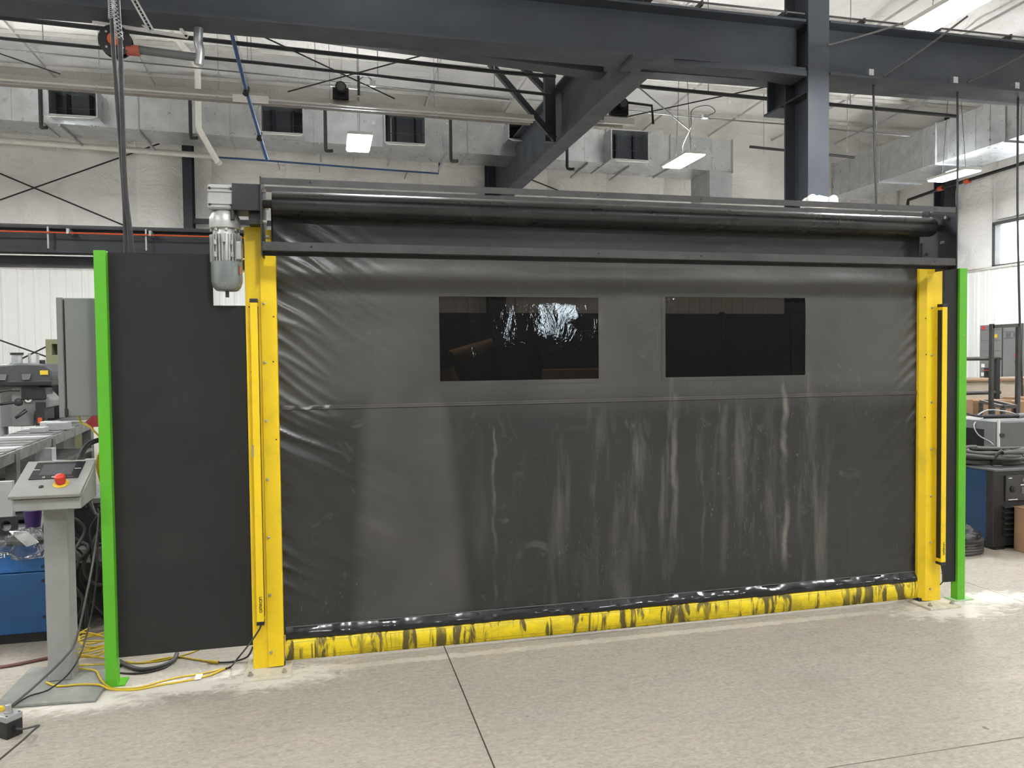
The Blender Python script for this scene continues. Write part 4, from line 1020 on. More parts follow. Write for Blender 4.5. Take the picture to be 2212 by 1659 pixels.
pipe('sensor_cable', 'black sensor lead from the light curtain beside the motor to the tagged cable', 'cable', [Vector((-.348, 4.08, .262)), P(562, 1356, Y=4.07), P(548, 1378, Y=4.05), P(530, 1402, Y=4.02), P(512, 1424, Y=4.0), P(500, 1439, Z=.012), P(488, 1444, Z=.01)], .0045, M['black'], sub=6)
pipe('sensor_cable', 'black sensor lead curling behind the yellow post', 'cable', [P(546, 1398, Y=4.2), P(535, 1418, Z=.03), P(510, 1428, Z=.008), P(485, 1431, Z=.008), P(470, 1431, Z=.008)], .005, M['black'], sub=6)
pipe('sensor_cable', 'short black lead under the light curtain on the scuffed post', 'cable', [Vector((3.8, 4.08, .265)), Vector((3.805, 4.07, .2)), Vector((3.83, 4.1, .13)), Vector((3.835, 4.2, .05))], .004, M['black'], sub=6)
q = P(428, 1466, Z=.004); B(q.x-.016, q.x+.016, q.y-.02, q.y+.045, .008, .0095).build('cable_tag', M['paper']); tag(S.objects['cable_tag'], 'white tag folded over the yellow cables', 'tag')
floor_cable('conduit_hose', 'fat grey hose curving out from under the guard panel', [(258, 1428), (275, 1438), (305, 1446), (345, 1440), (375, 1426), (382, 1412)], .012, M['cable_grey'])
floor_cable('conduit_hose', 'thin black hose curving out from under the guard panel', [(245, 1452), (285, 1455), (320, 1452), (360, 1440), (385, 1418)], .005, M['black'])
# loose coil of yellow cable behind the green post
t = thing('cable_tangle', 'loose tangle of yellow cable on floor behind the green post', 'cable', (-1.2, 4.7, 0))
for k in range(7):
    c = Vector((-1.22+.06*random.uniform(-1, 1), 4.5+.12*random.uniform(-1, 1), .012+.02*k)); pts = []
    rr = random.uniform(.08, .15); ph = random.uniform(0, 6)
    for j in range(10):
        a = ph+j*.62; pts.append(c+Vector((rr*1.2*math.cos(a), rr*.8*math.sin(a), .02*math.sin(a*1.7+k)+.015)))
    MB().tube(pts, .0048, 6, 4).build('loop', M['cable_yellow'], t)
t = thing('cable_bundle', 'bundle of yellow cables drooping behind the console and green post', 'cable', (-1.12, 4.35, .9))
for k in range(7):
    x = -1.16+.012*k
    MB().tube([(x+.05, 4.36, 1.19), (x+.02, 4.35, 1.16), (x-.005-.006*k, 4.35, 1.08), (x+.01, 4.36, .98), (x+.03, 4.38, .86), (x+.05, 4.42, .6)], .0045, 6, 4).build('strand', M['cable_yellow'], t)
pipe('signal_cable', 'yellow cable looping out under the grey wall cabinet', 'cable', [Vector((-1.225, 4.3, 1.335)), P(175, 912, Y=4.3), P(195, 922, Y=4.3), P(207, 935, Y=4.3), Vector((-1.07, 4.32, 1.15))], .005, M['cable_yellow'], sub=6)

# grey electrical cabinet behind the green post
t = thing('wall_cabinet', 'grey electrical cabinet mounted behind the green post', 'cabinet', (-1.17, 4.5, 1.336))
B(-1.268, -1.035, 4.26, 4.75, 1.336, 1.93).build('body', M['grey_panel'], t, bevel=.004)
B(-1.272, -1.268, 4.27, 4.74, 1.345, 1.92).build('gasket', M['black'], t)
B(-1.302, -1.274, 4.252, 4.758, 1.33, 1.932).build('door', M['grey_panel'], t, bevel=.004)
B(-1.276, -1.262, 4.25, 4.262, 1.34, 1.375).build('hinge', M['black'], t)
MB().beam((-1.035, 4.5, 1.6), (-1.035, 4.16, 1.6), .03, .05).build('mounting_arm', M['charcoal'], t)

# blue welder behind the pedestal
t = thing('welding_machine', 'blue welding machine behind the control pedestal', 'welder', (-1.95, 5.2, 0))
B(-2.42, -1.56, 4.87, 5.7, .06, .41).build('lower_case', M['blue'], t, bevel=.006)
B(-2.42, -1.56, 4.872, 5.7, .412, .575).build('upper_case', simple('blue_case_bright', (.01, .1, .3), .4), t, bevel=.01)
B(-2.4, -1.58, 4.9, 5.68, 0, .06).build('base', M['black'], t)
B(-2.43, -1.55, 4.86, 5.71, .575, .6).build('lid', M['mid_grey'], t, bevel=.006)
for z in (.44, .36, .15): MB().cyl((-1.6, 4.87, z), (-1.6, 4.862, z), .008, 6).build('screw', M['black'], t)
fc = bpy.data.curves.new('txt', 'FONT'); fc.body = 'Miller'; fc.size = .062; fc.extrude = .0005
fo = bpy.data.objects.new('txt', fc); C.objects.link(fo); bpy.context.view_layer.update()
me = bpy.data.meshes.new_from_object(fo.evaluated_get(bpy.context.evaluated_depsgraph_get()))
bpy.data.objects.remove(fo); me.name = 'lettering'; me.materials.clear(); me.materials.append(M['paper'])
lo = bpy.data.objects.new('lettering', me); C.objects.link(lo); lo.rotation_euler = (math.pi/2, 0, 0)
wt = max(v.co.x for v in me.vertices); place(lo, Vector((-1.774-wt, 4.868, .506)), t)
# plastic bag with papers on the welder
def crumple(c, rx, ry, rz, sd, n=26):
    vs = []; m_ = n*2
    for j in range(n+1):
        th = math.pi*j/n
        for i in range(m_):
            ph = 2*math.pi*i/m_; d = Vector((math.sin(th)*math.cos(ph), math.sin(th)*math.sin(ph), math.cos(th)))
            k = 1+.32*noise.noise(d*2.1+Vector((sd, 0, 0)))-.22*abs(noise.noise(d*5+Vector((0, sd, 0))))
            vs.append(Vector((c[0]+d.x*rx*k, c[1]+d.y*ry*k, max(c[2]+d.z*rz*k, c[2]-rz*.8))))
    fs = [(j*m_+i, j*m_+(i+1) % m_, (j+1)*m_+(i+1) % m_, (j+1)*m_+i) for j in range(n) for i in range(m_)]
    return MB().add(vs, fs)
t = thing('plastic_bag', 'clear plastic bag with folded paper hung over the blue welder', 'bag', (-1.7, 4.8, .45))
crumple((-1.672, 4.83, .578), .125, .05, .095, 3).build('film', M['clear_bag'], t, smooth=60)
MB().prism([(-1.75, 4.83, .66), (-1.66, 4.82, .655), (-1.6, 4.82, .59), (-1.66, 4.82, .57)], (0, .004, .004)).build('paper', M['paper'], t)
# purple cup and clutter on the welder lid
o = MB().lathe((-1.77, 5.25, .6), (0, 0, 1), [(0, .04), (.1, .05), (.105, .05)], 20).build('cup', M['purple'], smooth=35); tag(o, 'dark purple plastic cup on the blue welder', 'cup')
t = thing('wire_drive', 'weathered steel bracket with round hole on the blue welder', 'bracket', (-1.8, 4.95, .6))
B(-1.835, -1.765, 4.93, 4.97, .725, .93).build('plate', M['galv_dull'], t)
m = MB()
for k in range(24):
    a0, a1 = k*math.pi/12, (k+1)*math.pi/12
    def sq(a): s_ = .052/max(abs(math.cos(a)), abs(math.sin(a))); return s_*math.cos(a), s_*math.sin(a)
    pts = [(.026*math.cos(a0), .03*math.sin(a0)), sq(a0), sq(a1), (.026*math.cos(a1), .03*math.sin(a1))]
    m.add([(-1.8+u, 4.93, .675+v) for u, v in pts] + [(-1.8+u, 4.96, .675+v) for u, v in pts], [(0, 1, 2, 3), (7, 6, 5, 4), (0, 3, 7, 4), (1, 5, 6, 2)])
m.build('ring_plate', M['black'], t)
B(-1.86, -1.74, 4.94, 5.05, .598, .64).build('foot', M['mid_grey'], t)
o = crumple((-2.0, 5.45, .655), .2, .12, .07, 21).build('work_cloth', M['rubber'], smooth=60); tag(o, 'dark crumpled cloth heaped on the blue welder lid', 'cloth')
# dark cable-strewn wire cart between pedestal and green post
t = thing('cable_cart', 'dark cart of tangled welding leads behind the pedestal', 'cart', (-1.45, 5.2, 0))
B(-1.53, -1.15, 5.1, 5.6, .08, .75).build('frame_box', M['black'], t)
B(-1.53, -1.15, 5.05, 5.65, .76, .79).build('shelf', M['mid_grey'], t)
for k in range(14):
    pts = []; x = random.uniform(-1.5, -1.2); y = random.uniform(4.78, 5.05)
    for j in range(6): pts.append((x+random.uniform(-.08, .1), y+random.uniform(-.08, .05), .78-.14*j+random.uniform(-.03, .03)))
    pts[-1] = (pts[-1][0], pts[-1][1], .03)
    MB().tube(pts, random.choice((.008, .012, .006)), 7, 5).build('lead', random.choice((M['rubber'], M['rubber'], M['cable_grey'], M['black'])), t, smooth=60)
for k in range(4):
    c = Vector((-1.3+.05*k, 4.9, .42+.1*k)); MB().tube([c+Vector((.09*math.cos(a*.7), .02*math.sin(a), .12*math.sin(a*.7))) for a in range(10)], .011, 7, 4).build('coil', M['rubber'], t, smooth=60)
B(-1.46, -1.28, 4.98, 5.09, .42, .5).build('tool_tray', M['grey_panel'], t)
floor_cable('air_hose', 'dull red hose lying on the floor left of the pedestal', [(-40, 1445), (20, 1438), (70, 1428), (110, 1420)], .009, simple('red_hose', (.12, .05, .04), .6))

# steel work table with rollers running back
t = thing('work_table', 'long bare steel work table running back beside the blue welder', 'table', (-2.6, 8, 0))
A0, A1, D0, D1 = Vector((-2.06, 5.2, 1.0)), Vector((-2.62, 10.9, 1.0)), Vector((-2.44, 5.2, 1.0)), Vector((-2.98, 10.9, 1.0))
for a, b in ((A0, A1), (D0, D1)): MB().beam(a-Vector((0, 0, .04)), b-Vector((0, 0, .04)), .05, .075).build('side_rail', M['table_steel'], t)
for k in range(26):
    f_ = (k+.5)/26; a, b = A0.lerp(A1, f_), D0.lerp(D1, f_); B(min(a.x, b.x), max(a.x, b.x), a.y-.09, a.y+.09, .99, 1.005).build('slat', M['table_steel'] if k % 4 else M['galv_dull'], t)
for f_ in (.14, .33, .62, .95):
    for a, b in ((A0, A1), (D0, D1)):
        p = a.lerp(b, f_); B(p.x-.035, p.x+.035, p.y-.035, p.y+.035, 0, .98).build('leg', M['table_steel'], t)
MB().beam(A0.lerp(A1, .1)-Vector((0, 0, .6)), A0.lerp(A1, .95)-Vector((0, 0, .6)), .05, .05).build('lower_rail', M['galv_dull'], t)
B(-2.68, -2.3, 6.6, 8.2, .3, .74).build('dark_bin', M['black'], t)
B(-2.7, -2.25, 6.5, 8.3, .745, .77).build('lower_shelf', M['table_steel'], t)
for x, y, s, wd in ((-2.5, 7.4, .05, 'flat'), (-2.45, 7.65, .07, 'large'), (-2.6, 7.95, .06, 'middling')):
    o = B(x, x+s*2.4, y, y+s*2, 1.004, 1.004+s).build('steel_block', M['galv_dull'], bevel=.006); tag(o, wd+' machined steel block on the long work table', 'block', 'steel blocks on the work table')
t = thing('pipe_clamp', 'steel pipe clamp with wing handle on the work table leg', 'clamp', (-2.15, 6.85, .7))
MB().cyl((-2.2, 6.8, .82), (-1.9, 6.8, .8), .02, 10).build('screw', M['galv'], t); B(-2.25, -2.13, 6.76, 6.86, .7, .93).build('jaw', M['galv_dull'], t)
MB().cyl((-1.9, 6.8, .8), (-1.8, 6.8, .8), .035, 10).build('collar', M['galv'], t)

# drill press behind the table
t = thing('drill_press', 'dark grey drill press with long belt cover and yellow label', 'drill press', (-3.2, 9.3, 0))
M['cover_grey'] = simple('drill_cover_grey', (.05, .052, .056), .45)
hp = [(-3.75, 1.40), (-2.82, 1.40), (-2.79, 1.46), (-2.80, 1.54), (-2.86, 1.60), (-3.08, 1.615), (-3.25, 1.60), (-3.75, 1.57)]
MB().prism([(x, 8.95, z) for x, z in hp], (0, .5, 0)).build('belt_cover', M['cover_grey'], t, bevel=.02)
B(-3.76, -2.8, 8.94, 9.46, 1.375, 1.43).build('cover_rim', M['dark_steel'], t, bevel=.01)
B(-2.905, -2.83, 8.938, 8.945, 1.49, 1.535).build('warning_label', M['label'], t)
for x in (-3.3, -3.08): MB().prism([(x, 8.94, 1.5), (x+.09, 8.94, 1.5), (x+.075, 8.93, 1.44), (x+.015, 8.93, 1.44)], (0, .02, 0)).build('latch', M['mid_grey'], t)
MB().cyl((-3.17, 9.1, 1.57), (-3.17, 9.1, 1.70), .05, 18).build('spindle_guard', M['galv'], t, smooth=40); MB().cyl((-3.17, 9.1, 1.70), (-3.17, 9.1, 1.725), .062, 18).build('cap', M['black'], t)
for x, h in ((-3.07, 1.72), (-2.99, 1.71)): MB().cyl((x, 9.15, 1.6), (x, 9.15, h), .013, 10).build('stud', M['galv_dull'], t)
MB().cyl((-2.93, 9.1, 1.6), (-2.93, 9.1, 1.645), .028, 12).build('knob', M['black'], t)
hd = MB().prism([(-3.2, 9.0, .95), (-3.0, 9.0, .95), (-2.99, 9.0, 1.1), (-2.83, 9.0, 1.15), (-2.82, 9.0, 1.22), (-2.95, 9.0, 1.375), (-3.2, 9.0, 1.375)], (0, .3, 0)).build('head', M['grey_panel'], t, bevel=.01)
B(-3.1, -2.87, 8.97, 9.2, 1.23, 1.36).build('motor_mount', M['dark_steel'], hd, bevel=.01)
B(-3.32, -3.2, 9.05, 9.3, .95, 1.375).build('back_plate', M['grey_panel'], t)
MB().cyl((-3.36, 9.2, .0), (-3.36, 9.2, 1.4), .05, 16).build('pillar', M['galv_dull'], t, smooth=40)
MB().cyl((-3.035, 9.0, 1.235), (-3.035, 8.975, 1.235), .033, 18).build('dial', M['white'], t); MB().cyl((-3.035, 8.976, 1.235), (-3.035, 8.968, 1.235), .012, 12).build('dial_hub', M['black'], t)
MB().lathe((-3.1, 8.9, 1.21), (0, 0, 1), [(-.04, .01), (-.03, .035), (0, .042), (.03, .03), (.04, .01)], 14).build('handle_ball', M['black'], t, smooth=40)
MB().tube([(-3.12, 8.88, 1.21), (-3.3, 8.8, 1.19), (-3.6, 8.75, 1.16)], .014, 8, 4).build('feed_handle', M['black'], t)
for k in range(3): MB().cyl((-2.96, 9.0, 1.06-.035*k), (-2.96, 9.0, 1.05-.035*k), .034-.004*k, 14).build('chuck_ring', M['dark_steel'], t)
MB().cyl((-2.96, 9.0, 1.12), (-2.96, 9.0, .98), .017, 12).build('spindle', M['galv'], t, smooth=40); MB().cyl((-2.96, 9.0, .98), (-2.96, 9.0, .87), .009, 10, .02).build('drill_bit', M['galv'], t)
MB().tube([(-3.05, 8.95, 1.12), (-3.09, 8.9, 1.08), (-3.13, 8.88, 1.05)], .02, 8, 3).build('lever', M['black'], t)
MB().tube([(-3.38, 8.9, .9), (-3.36, 8.9, 1.2), (-3.25, 8.88, 1.32), (-3.08, 8.88, 1.33)], .009, 7, 5).build('cord', M['black'], t)
B(-3.5, -2.89, 8.8, 9.4, .78, .84).build('table', M['dark_steel'], t, bevel=.01); B(-3.5, -2.9, 8.8, 9.5, 0, .06).build('base', M['mid_grey'], t)
B(-2.96, -2.88, 8.95, 9.05, .86, 1.2).build('guard', M['black'], t); B(-2.94, -2.9, 8.94, 8.95, .98, 1.04).build('hazard_strip', M['orange'], t); B(-2.94, -2.9, 8.94, 8.95, .87, .92).build('hazard_strip', M['orange'], t)
# second machine next to it, olive
t = thing('olive_machine', 'tall olive green machine cabinet with cut-out window behind the drill press', 'machine', (-3.2, 11.2, 0))
m = MB().box(-3.5, -2.55, 11, 11.6, .25, 1.72).box(-3.5, -3.43, 11, 11.6, 1.72, 1.92).box(-3.34, -2.55, 11, 11.6, 1.72, 1.92).box(-3.43, -3.34, 11, 11.6, 1.86, 1.92)
m.build('cabinet', M['olive'], t); B(-3.48, -2.5, 10.95, 11.62, 0, .25).build('base', M['dark_steel'], t)
B(-2.85, -2.6, 10.93, 11, .3, 1.0).build('black_door', M['black'], t)
for x in (-3.3, -2.6): MB().lathe((x, 10.95, .06), (1, 0, 0), [(-.03, .05), (.03, .05)], 14).build('caster', M['black'], t, smooth=40)
B(-3.3, -3.27, 10.985, 11, 1.32, 1.36).build('sticker', M['label'], t)
t = thing('lathe_head', 'black machine head with handwheel beside the grey cabinet', 'machine', (-3.1, 9.9, 0))
B(-3.22, -2.96, 9.8, 10.2, .95, 1.36).build('body', M['dark_steel'], t, bevel=.01); B(-3.22, -2.96, 9.79, 10.2, 1.36, 1.385).build('cover', M['white'], t)
MB().lathe((-3.0, 9.78, 1.3), (0, -1, 0), [(0, .07), (.03, .07), (.035, .05)], 18).build('handwheel', M['black'], t, smooth=40)
B(-3.22, -2.96, 9.8, 10.2, 0, .95).build('stand', M['grey_panel'], t); B(-3.22, -3.05, 9.785, 9.8, .98, 1.25).build('front_plate', M['mid_grey'], t)
t = thing('clamp_stand', 'slim white pole with dark red diamond sign behind the green post', 'stand', (-1.95, 8, 0))
B(-1.99, -1.96, 8, 8.03, 0, 1.2).build('pole', M['pvc'], t)
q = P(205, 912, Y=7.9)
MB().prism([(q.x, 7.97, q.z+.1), (q.x+.1, 7.97, q.z), (q.x, 7.97, q.z-.1), (q.x-.1, 7.97, q.z)], (0, .01, 0)).build('sign', simple('dark_red', (.2, .012, .018), .5), t)
B(q.x-.03, q.x+.03, 7.96, 8.0, 0, q.z-.05).build('sign_post', M['pvc'], t)

# ================================================================ RIGHT BACKGROUND
t = thing('welding_machine', 'blue and black welding machine right of the green post', 'welder', (5.6, 5.35, 0))
B(5.25, 6.0, 5.145, 6.0, .06, .645).build('case', simple('blue_dull', (.008, .035, .09), .45), t, bevel=.006)
B(5.23, 6.02, 5.08, 5.15, .03, .66).build('front_frame', M['black'], t, bevel=.01)
fp = B(5.345, 5.95, 5.066, 5.08, .40, .61).build('control_face', simple('panel_dark_grey', (.03, .03, .029), .5), t, bevel=.004)
B(5.24, 6.01, 5.07, 5.7, .645, .665).build('lid', M['mid_grey'], t, bevel=.004)
for x, z, r in ((5.41, .5, .028), (5.52, .565, .014), (5.6, .565, .018), (5.68, .56, .014)):
    MB().lathe((x, 5.066, z), (0, -1, 0), [(0, r), (.012, r), (.013, r*.6), (.02, r*.5)], 14).build('knob', M['galv_dull'] if r < .02 else M['black'], fp, smooth=35)
for k in range(5): B(5.535+.024*k, 5.553+.024*k, 5.063, 5.067, .425, .445).build('button', M['paper'], fp)
B(5.5, 5.7, 5.063, 5.067, .455, .51).build('meter', M['mid_grey'], fp); B(5.49, 5.76, 5.063, 5.067, .525, .532).build('scale', M['paper'], fp); B(5.37, 5.46, 5.063, 5.067, .41, .415).build('print', M['paper'], fp); B(5.37, 5.40, 5.063, 5.067, .585, .592).build('print', M['paper'], fp)
for k in range(6): B(5.325, 5.95, 5.056, 5.08, .345-.045*k, .36-.045*k).build('louver', M['dark_steel'], t, bevel=.003)
for k in range(2): B(5.27+.6*k, 5.37+.6*k, 5.1, 5.9, 0, .06).build('foot', M['black'], t)
# cable coil on top
t = thing('cable_coil', 'coil of thick dark welding cable on the right-hand welder', 'cable', (5.45, 5.25, .665))
for k in range(13):
    c = Vector((5.5+random.uniform(-.03, .03), 5.38+random.uniform(-.05, .02), .685+.014*(k % 8))); rx = random.uniform(.2, .33); ry = random.uniform(.1, .2); ph = random.uniform(0, 6)
    MB().tube([c+Vector((rx*math.cos(ph+a*.55), ry*math.sin(ph+a*.55), .012*math.sin(a+k))) for a in range(13)], .017, 8, 3).build('loop', simple('cable_olive_grey', (.06, .06, .053), .6), t, smooth=60)
pipe('cable_yoke', 'short black strap round the cable coil', 'strap', [(5.34, 5.2, .68), (5.34, 5.16, .76), (5.39, 5.16, .80), (5.43, 5.18, .76), (5.43, 5.2, .69)], .012, M['black'], sub=3)
# wire feeder box on a cart behind
FX = .37
t = thing('wire_feeder', 'light grey wire feeder cabinet with orange sticker behind cable coil', 'cabinet', (6.2, 6.0, 0))
B(5.9+FX, 6.7+FX, 6.08, 6.72, .62, .945).build('body', M['grey_panel'], t, bevel=.006)
B(5.94+FX, 6.7+FX, 6.055, 6.085, .63, .935).build('front', M['mid_grey'], t, bevel=.004)
B(5.896+FX, 5.9+FX, 6.52, 6.68, .82, .87).build('orange_sticker', M['orange'], t)
B(5.892+FX, 5.9+FX, 6.2, 6.5, .68, .86).build('recess', M['black'], t)
B(5.925+FX, 5.937+FX, 6.05, 6.075, .63, .96).build('edge_strip', M['white'], t); B(5.93+FX, 5.98+FX, 6.04, 6.055, .8, .83).build('latch', M['black'], t)
for x in (5.95+FX, 6.6+FX):
    for y in (6.15, 6.6): B(x, x+.05, y, y+.05, 0, .62).build('leg', M['dark_steel'], t)
t = thing('welding_gun', 'grey welding gun with coiled lead lying on the wire feeder', 'welding gun', (6.1+FX, 6.3, .945))
MB().tube([(5.98+FX, 6.3, .975), (6.1+FX, 6.22, .98), (6.3+FX, 6.2, .98)], .022, 10, 4).build('handle', M['dark_steel'], t, smooth=60); MB().tube([(6.3+FX, 6.2, .98), (6.45+FX, 6.2, .985), (6.55+FX, 6.25, .97)], .026, 10, 4).build('body', M['grey_panel'], t, smooth=60)
MB().tube([(5.98+FX, 6.3, .975), (5.93+FX, 6.4, .99), (5.95+FX, 6.6, 1.03), (6.05+FX, 6.7, .97)], .012, 8, 4).build('neck', M['black'], t)
MB().tube([(6.0+FX, 6.4, .97), (6.15+FX, 6.4, 1.03), (6.35+FX, 6.35, 1.01), (6.5+FX, 6.35, .96)], .007, 6, 4).build('lead', M['galv_dull'], t)
MB().tube([(5.97+FX, 6.28, .965), (5.88+FX, 6.3, .9), (5.885+FX, 6.25, .8), (5.885+FX, 6.12, .75), (5.88+FX, 6.07, .72)], .006, 6, 4).build('wire', M['galv'], t)
# cardboard box by the frame edge and wrapped coil
t = thing('cardboard_box', 'brown cardboard box on the floor before the right-hand welder', 'box', (5.63, 4.83, 0))
B(5.41, 5.86, 4.62, 5.05, 0, .355).build('carton', M['card'], t, bevel=.004)
for y0_, y1_ in ((4.615, 4.832), (4.838, 5.055)): B(5.405, 5.865, y0_, y1_, .355, .361).build('flap', M['card'], t)
B(5.408, 5.41, 4.7, 4.8, .06, .1).build('print', M['blue'], t)
t = thing('wrapped_coil', 'coil of hose in clear plastic wrap on floor by the green post', 'coil', (4.92, 5.1, 0))
for k in range(5):
    MB().tube([Vector((4.93, 5.12, .02+.022*k))+Vector((.2*math.cos(a*.65), .13*math.sin(a*.65), 0)) for a in range(11)], .015, 8, 3).build('loop', M['cable_grey'], t, smooth=60)
crumple((4.93, 5.1, .1), .19, .13, .12, 11).build('wrap', M['clear_bag'], t, smooth=60)

# bare steel frames
t = thing('steel_rack', 'tall bare steel tube frame behind the wire feeder', 'frame', (7.35, 7.1, 0))
for x, y in ((7.17, 7.0), (7.53, 7.0)):
    B(x-.018, x+.018, y-.018, y+.018, 0, 1.93).build('upright', M['raw_steel'], t)
MB().beam((7.17, 7.0, 1.9), (7.53, 7.0, 1.915), .036, .036).build('top_bar', M['raw_steel'], t)
MB().beam((7.17, 7.0, .3), (7.53, 7.0, .3), .036, .036).build('lower_bar', M['raw_steel'], t)
t = thing('steel_trestle', 'low bare steel tube trestle behind the wire feeder', 'frame', (7.1, 6.8, 0))
q0, q1, q2, q3 = P(2119, 867, Z=1.02), P(2166, 879, Z=1.02), P(2195, 878, Z=1.02), P(2145, 867, Z=1.02)
for a, b in ((q0, q1), (q1, q2), (q2, q3), (q3, q0)): MB().beam(a, b, .036, .036).build('top_bar', M['raw_steel'], t)
for a in (q0, q1, q2, q3): B(a.x-.018, a.x+.018, a.y-.018, a.y+.018, 0, 1.005).build('leg', M['raw_steel'], t)
t = thing('pipe_rail', 'dark steel pipe railing with two rails before the switchgear', 'railing', (8.2, 8.8, 0))
for z, x1 in ((P(2100, 775, Y=9).z, 9.42), (P(2100, 849, Y=9).z, 9.42), (P(2100, 866, Y=9).z, 10.2)):
    MB().cyl((8.2, 9, z), (x1-.05, 9, z), .028, 10).build('rail', M['raw_steel'], t, smooth=40)
B(9.28, 9.34, 8.97, 9.03, 0, P(2165, 772, Y=9).z).build('rail_post', M['dark_steel'], t)
B(8.2, 8.26, 8.97, 9.03, 0, P(2165, 772, Y=9).z).build('rail_post', M['dark_steel'], t)

# switchgear on the right wall
t = thing('switchgear', 'grey electrical switchgear cabinets against the ribbed right wall', 'cabinet', (14.9, 14, 0))
SX = 14.75
def sw(px0, px1):
    return P(px0, 780, X=SX).y, P(px1, 780, X=SX).y
for n, (a, b) in enumerate(((2116, 2163), (2166, 2206), (2208, 2236))):
    ya, yb = sw(a, b); o = B(SX, 15.25, yb, ya, 0, 2.26).build('cubicle', M['grey_panel'], t, bevel=.008)
    if n == 0:
        for z in (.95, 1.35, 1.66, 1.9, 2.14): B(SX-.006, SX, yb+.02, ya-.02, z, z+.012).build('panel_gap', M['mid_grey'], o)
        B(SX-.04, SX, yb+.25, ya-.16, 1.05, 1.28).build('breaker', M['dark_steel'], o, bevel=.005); B(SX-.06, SX-.04, yb+.35, ya-.26, 1.12, 1.2).build('breaker_handle', M['black'], o)
        B(SX-.045, SX-.041, yb+.25, ya-.16, 1.215, 1.23).build('red_stripe', M['red'], o)
        for yy_, z, mt in ((ya-.1, 2.2, 'red'), (yb+.15, 2.0, 'label'), (ya-.1, 1.33, 'paper'), (ya-.1, 1.13, 'paper'), (yb+.16, 1.2, 'label'), (yb+.16, 1.1, 'paper')):
            B(SX-.008, SX, yy_-.045, yy_+.045, z-.04, z+.04).build('sticker', M[mt], o)
    else:
        B(SX-.006, SX, yb+.02, ya-.02, 2.08, 2.092).build('panel_gap', M['mid_grey'], o); B(SX-.006, SX, yb+.02, ya-.02, 1.94, 1.952).build('panel_gap', M['mid_grey'], o)
        for s in (.2, .6): B(SX-.008, SX, yb+(ya-yb)*s, yb+(ya-yb)*(s+.22), 1.97, 2.06).build('vent', M['mid_grey'], o)
        B(SX-.008, SX, yb+.05, yb+.18, 1.55, 1.585).build('red_label', M['red'], o)
        B(SX-.03, SX, yb+.1, yb+.13, 1.4, 1.46).build('handle', M['black'], o)
# bench with boxes and dark totes
t = thing('bench', 'blue-grey steel bench loaded with cardboard boxes', 'bench', (8.5, 8.2, 0))
B(7.2, 10.2, 8.0, 8.75, .74, .80).build('top', M['mid_grey'], t); B(7.2, 10.2, 7.98, 8.0, .66, .80).build('apron', simple('blue_grey_steel', (.14, .17, .19), .5), t)
for x in (7.25, 8.7, 10.1): B(x, x+.06, 8.05, 8.6, 0, .74).build('leg', M['dark_steel'], t)
for n, (x0, x1, z1, mt, lab) in enumerate(((7.62, 8.02, 1.02, 'card', 'small brown carton on the bench next to the black totes'), (8.12, 8.62, 1.0, 'card', 'wide brown carton mid bench'), (8.68, 8.95, .98, 'card', 'narrow brown carton with shaded side on the bench'), (9.0, 9.75, 1.01, 'card', 'large brown carton with yellow and white labels on the bench'))):
    o = B(x0, x1, 8.1, 8.6, .8, z1).build('carton', M[mt], bevel=.004); tag(o, lab, 'box')
    if n == 3:
        B(9.3, 9.4, 8.096, 8.1, .86, .98).build('label_patch', M['label'], o); B(9.05, 9.22, 8.096, 8.1, .81, .87).build('label_patch', M['paper'], o)
o = B(9.5, 11.0, 10.2, 11.0, 0.02, 1.16).build('pallet_box', M['card_pale'], bevel=.01); tag(o, 'big pale carton with taped lid in front of the switchgear', 'box'); B(9.45, 11.05, 10.15, 11.05, 1.16, 1.19).build('lid', M['card'], o)
o = B(11.2, 12.6, 10.0, 10.9, .02, 1.2).build('pallet_box', M['card_pale'], bevel=.01); tag(o, 'second pale carton wrapped in film nearer the window wall', 'box')
for n in range(3):
    t = thing('tote', 'black plastic tote, '+('bottom', 'middle', 'top')[n]+' one of the stack beyond the green post', 'tote', (9.0, 10.0, .9+.16*n), 'stack of black totes on the stand')
    B(8.6, 9.38, 9.8, 10.3, .9+.16*n, 1.04+.16*n).build('body', M['black'], t, bevel=.01); B(8.58, 9.4, 9.78, 10.32, 1.03+.16*n, 1.055+.16*n).build('rim', M['dark_steel'], t)
o = B(8.6, 9.4, 9.75, 10.35, 0, .9).build('tote_stand', M['dark_steel']); tag(o, 'dark stand carrying the stack of black totes', 'stand')
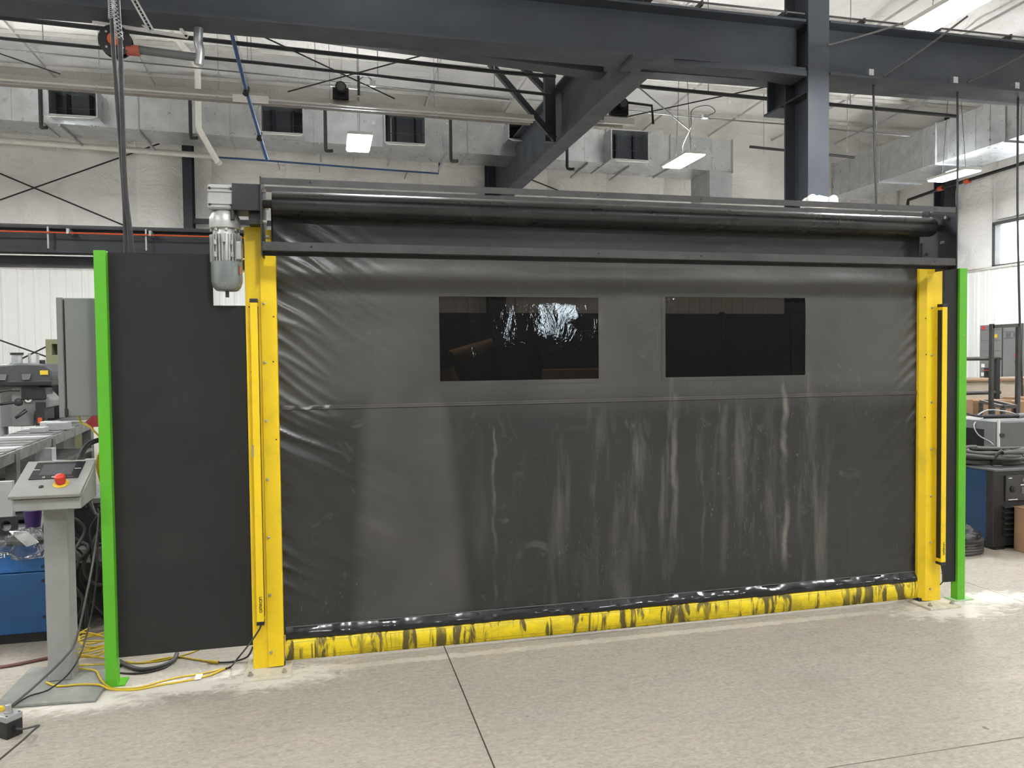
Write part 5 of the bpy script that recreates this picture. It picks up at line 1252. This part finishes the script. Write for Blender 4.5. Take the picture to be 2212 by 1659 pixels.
o = B(8.7, 9.05, 9.8, 10.2, 1.38, 1.42).build('open_carton_flap', M['card_pale']); tag(o, 'pale carton lid lying on the black totes', 'box')

# ================================================================ BEHIND THE CURTAIN (dimly seen through the films)
t = thing('robot_cell_bench', 'tan fixture bench seen dimly through the curtain windows', 'bench', (2.4, 7, 0))
B(.4, 3.6, 6.6, 7.4, .95, 1.05).build('top', M['dark_steel'], t)
for x in (.5, 3.4): B(x, x+.1, 6.65, 7.35, 0, .95).build('leg', M['dark_steel'], t)
o = B(2.05, 2.6, 6.8, 7.2, 1.05, 1.5).build('crate', M['card'], bevel=.01); tag(o, 'slatted tan crate dimly seen through the right-hand curtain window', 'crate')
M['robot'] = simple('robot_tan', (.2, .12, .03), .5)
t = thing('welding_robot', 'tan robot arm dimly seen through the left-hand curtain window', 'robot', (1.2, 7, 1.05))
MB().lathe((1.2, 7, 1.05), (0, 0, 1), [(0, .16), (.12, .15), (.15, .1)], 18).build('base', M['robot'], t, smooth=35)
MB().cyl((1.2, 7, 1.15), (1.05, 7, 1.6), .08, 14, .07).build('lower_arm', M['robot'], t, smooth=35)
MB().cyl((1.05, 7, 1.6), (1.5, 6.9, 1.75), .07, 14, .05).build('upper_arm', M['robot'], t, smooth=35)
MB().lathe((1.05, 6.9, 1.6), (0, 1, 0), [(0, .09), (.2, .09)], 14).build('elbow', M['dark_steel'], t, smooth=35)
t = thing('cell_cabinet', 'tall dark cabinet dimly seen behind the curtain windows', 'cabinet', (2.9, 8, 0))
B(2.2, 3.5, 7.8, 8.3, 0, 1.9).build('body', M['dark_steel'], t, bevel=.01)
for x in (2.22, 2.87): B(x, x+.61, 7.785, 7.8, .1, 1.85).build('door', M['black'], t)
t = thing('added_dark_screen', 'guessed dark partition added behind the curtain to darken its windows', 'partition', (2.2, 8.45, 0))
for k in range(8): B(-1.0+.95*k, -.06+.95*k, 8.42, 8.45, .05, 2.12).build('panel', M['dark_steel'], t)  # added to block the bright far wall behind the films
for k in range(9): B(-1.03+.95*k-.02, -1.03+.95*k+.02, 8.4, 8.47, 0, 2.14).build('panel_post', M['black'], t)
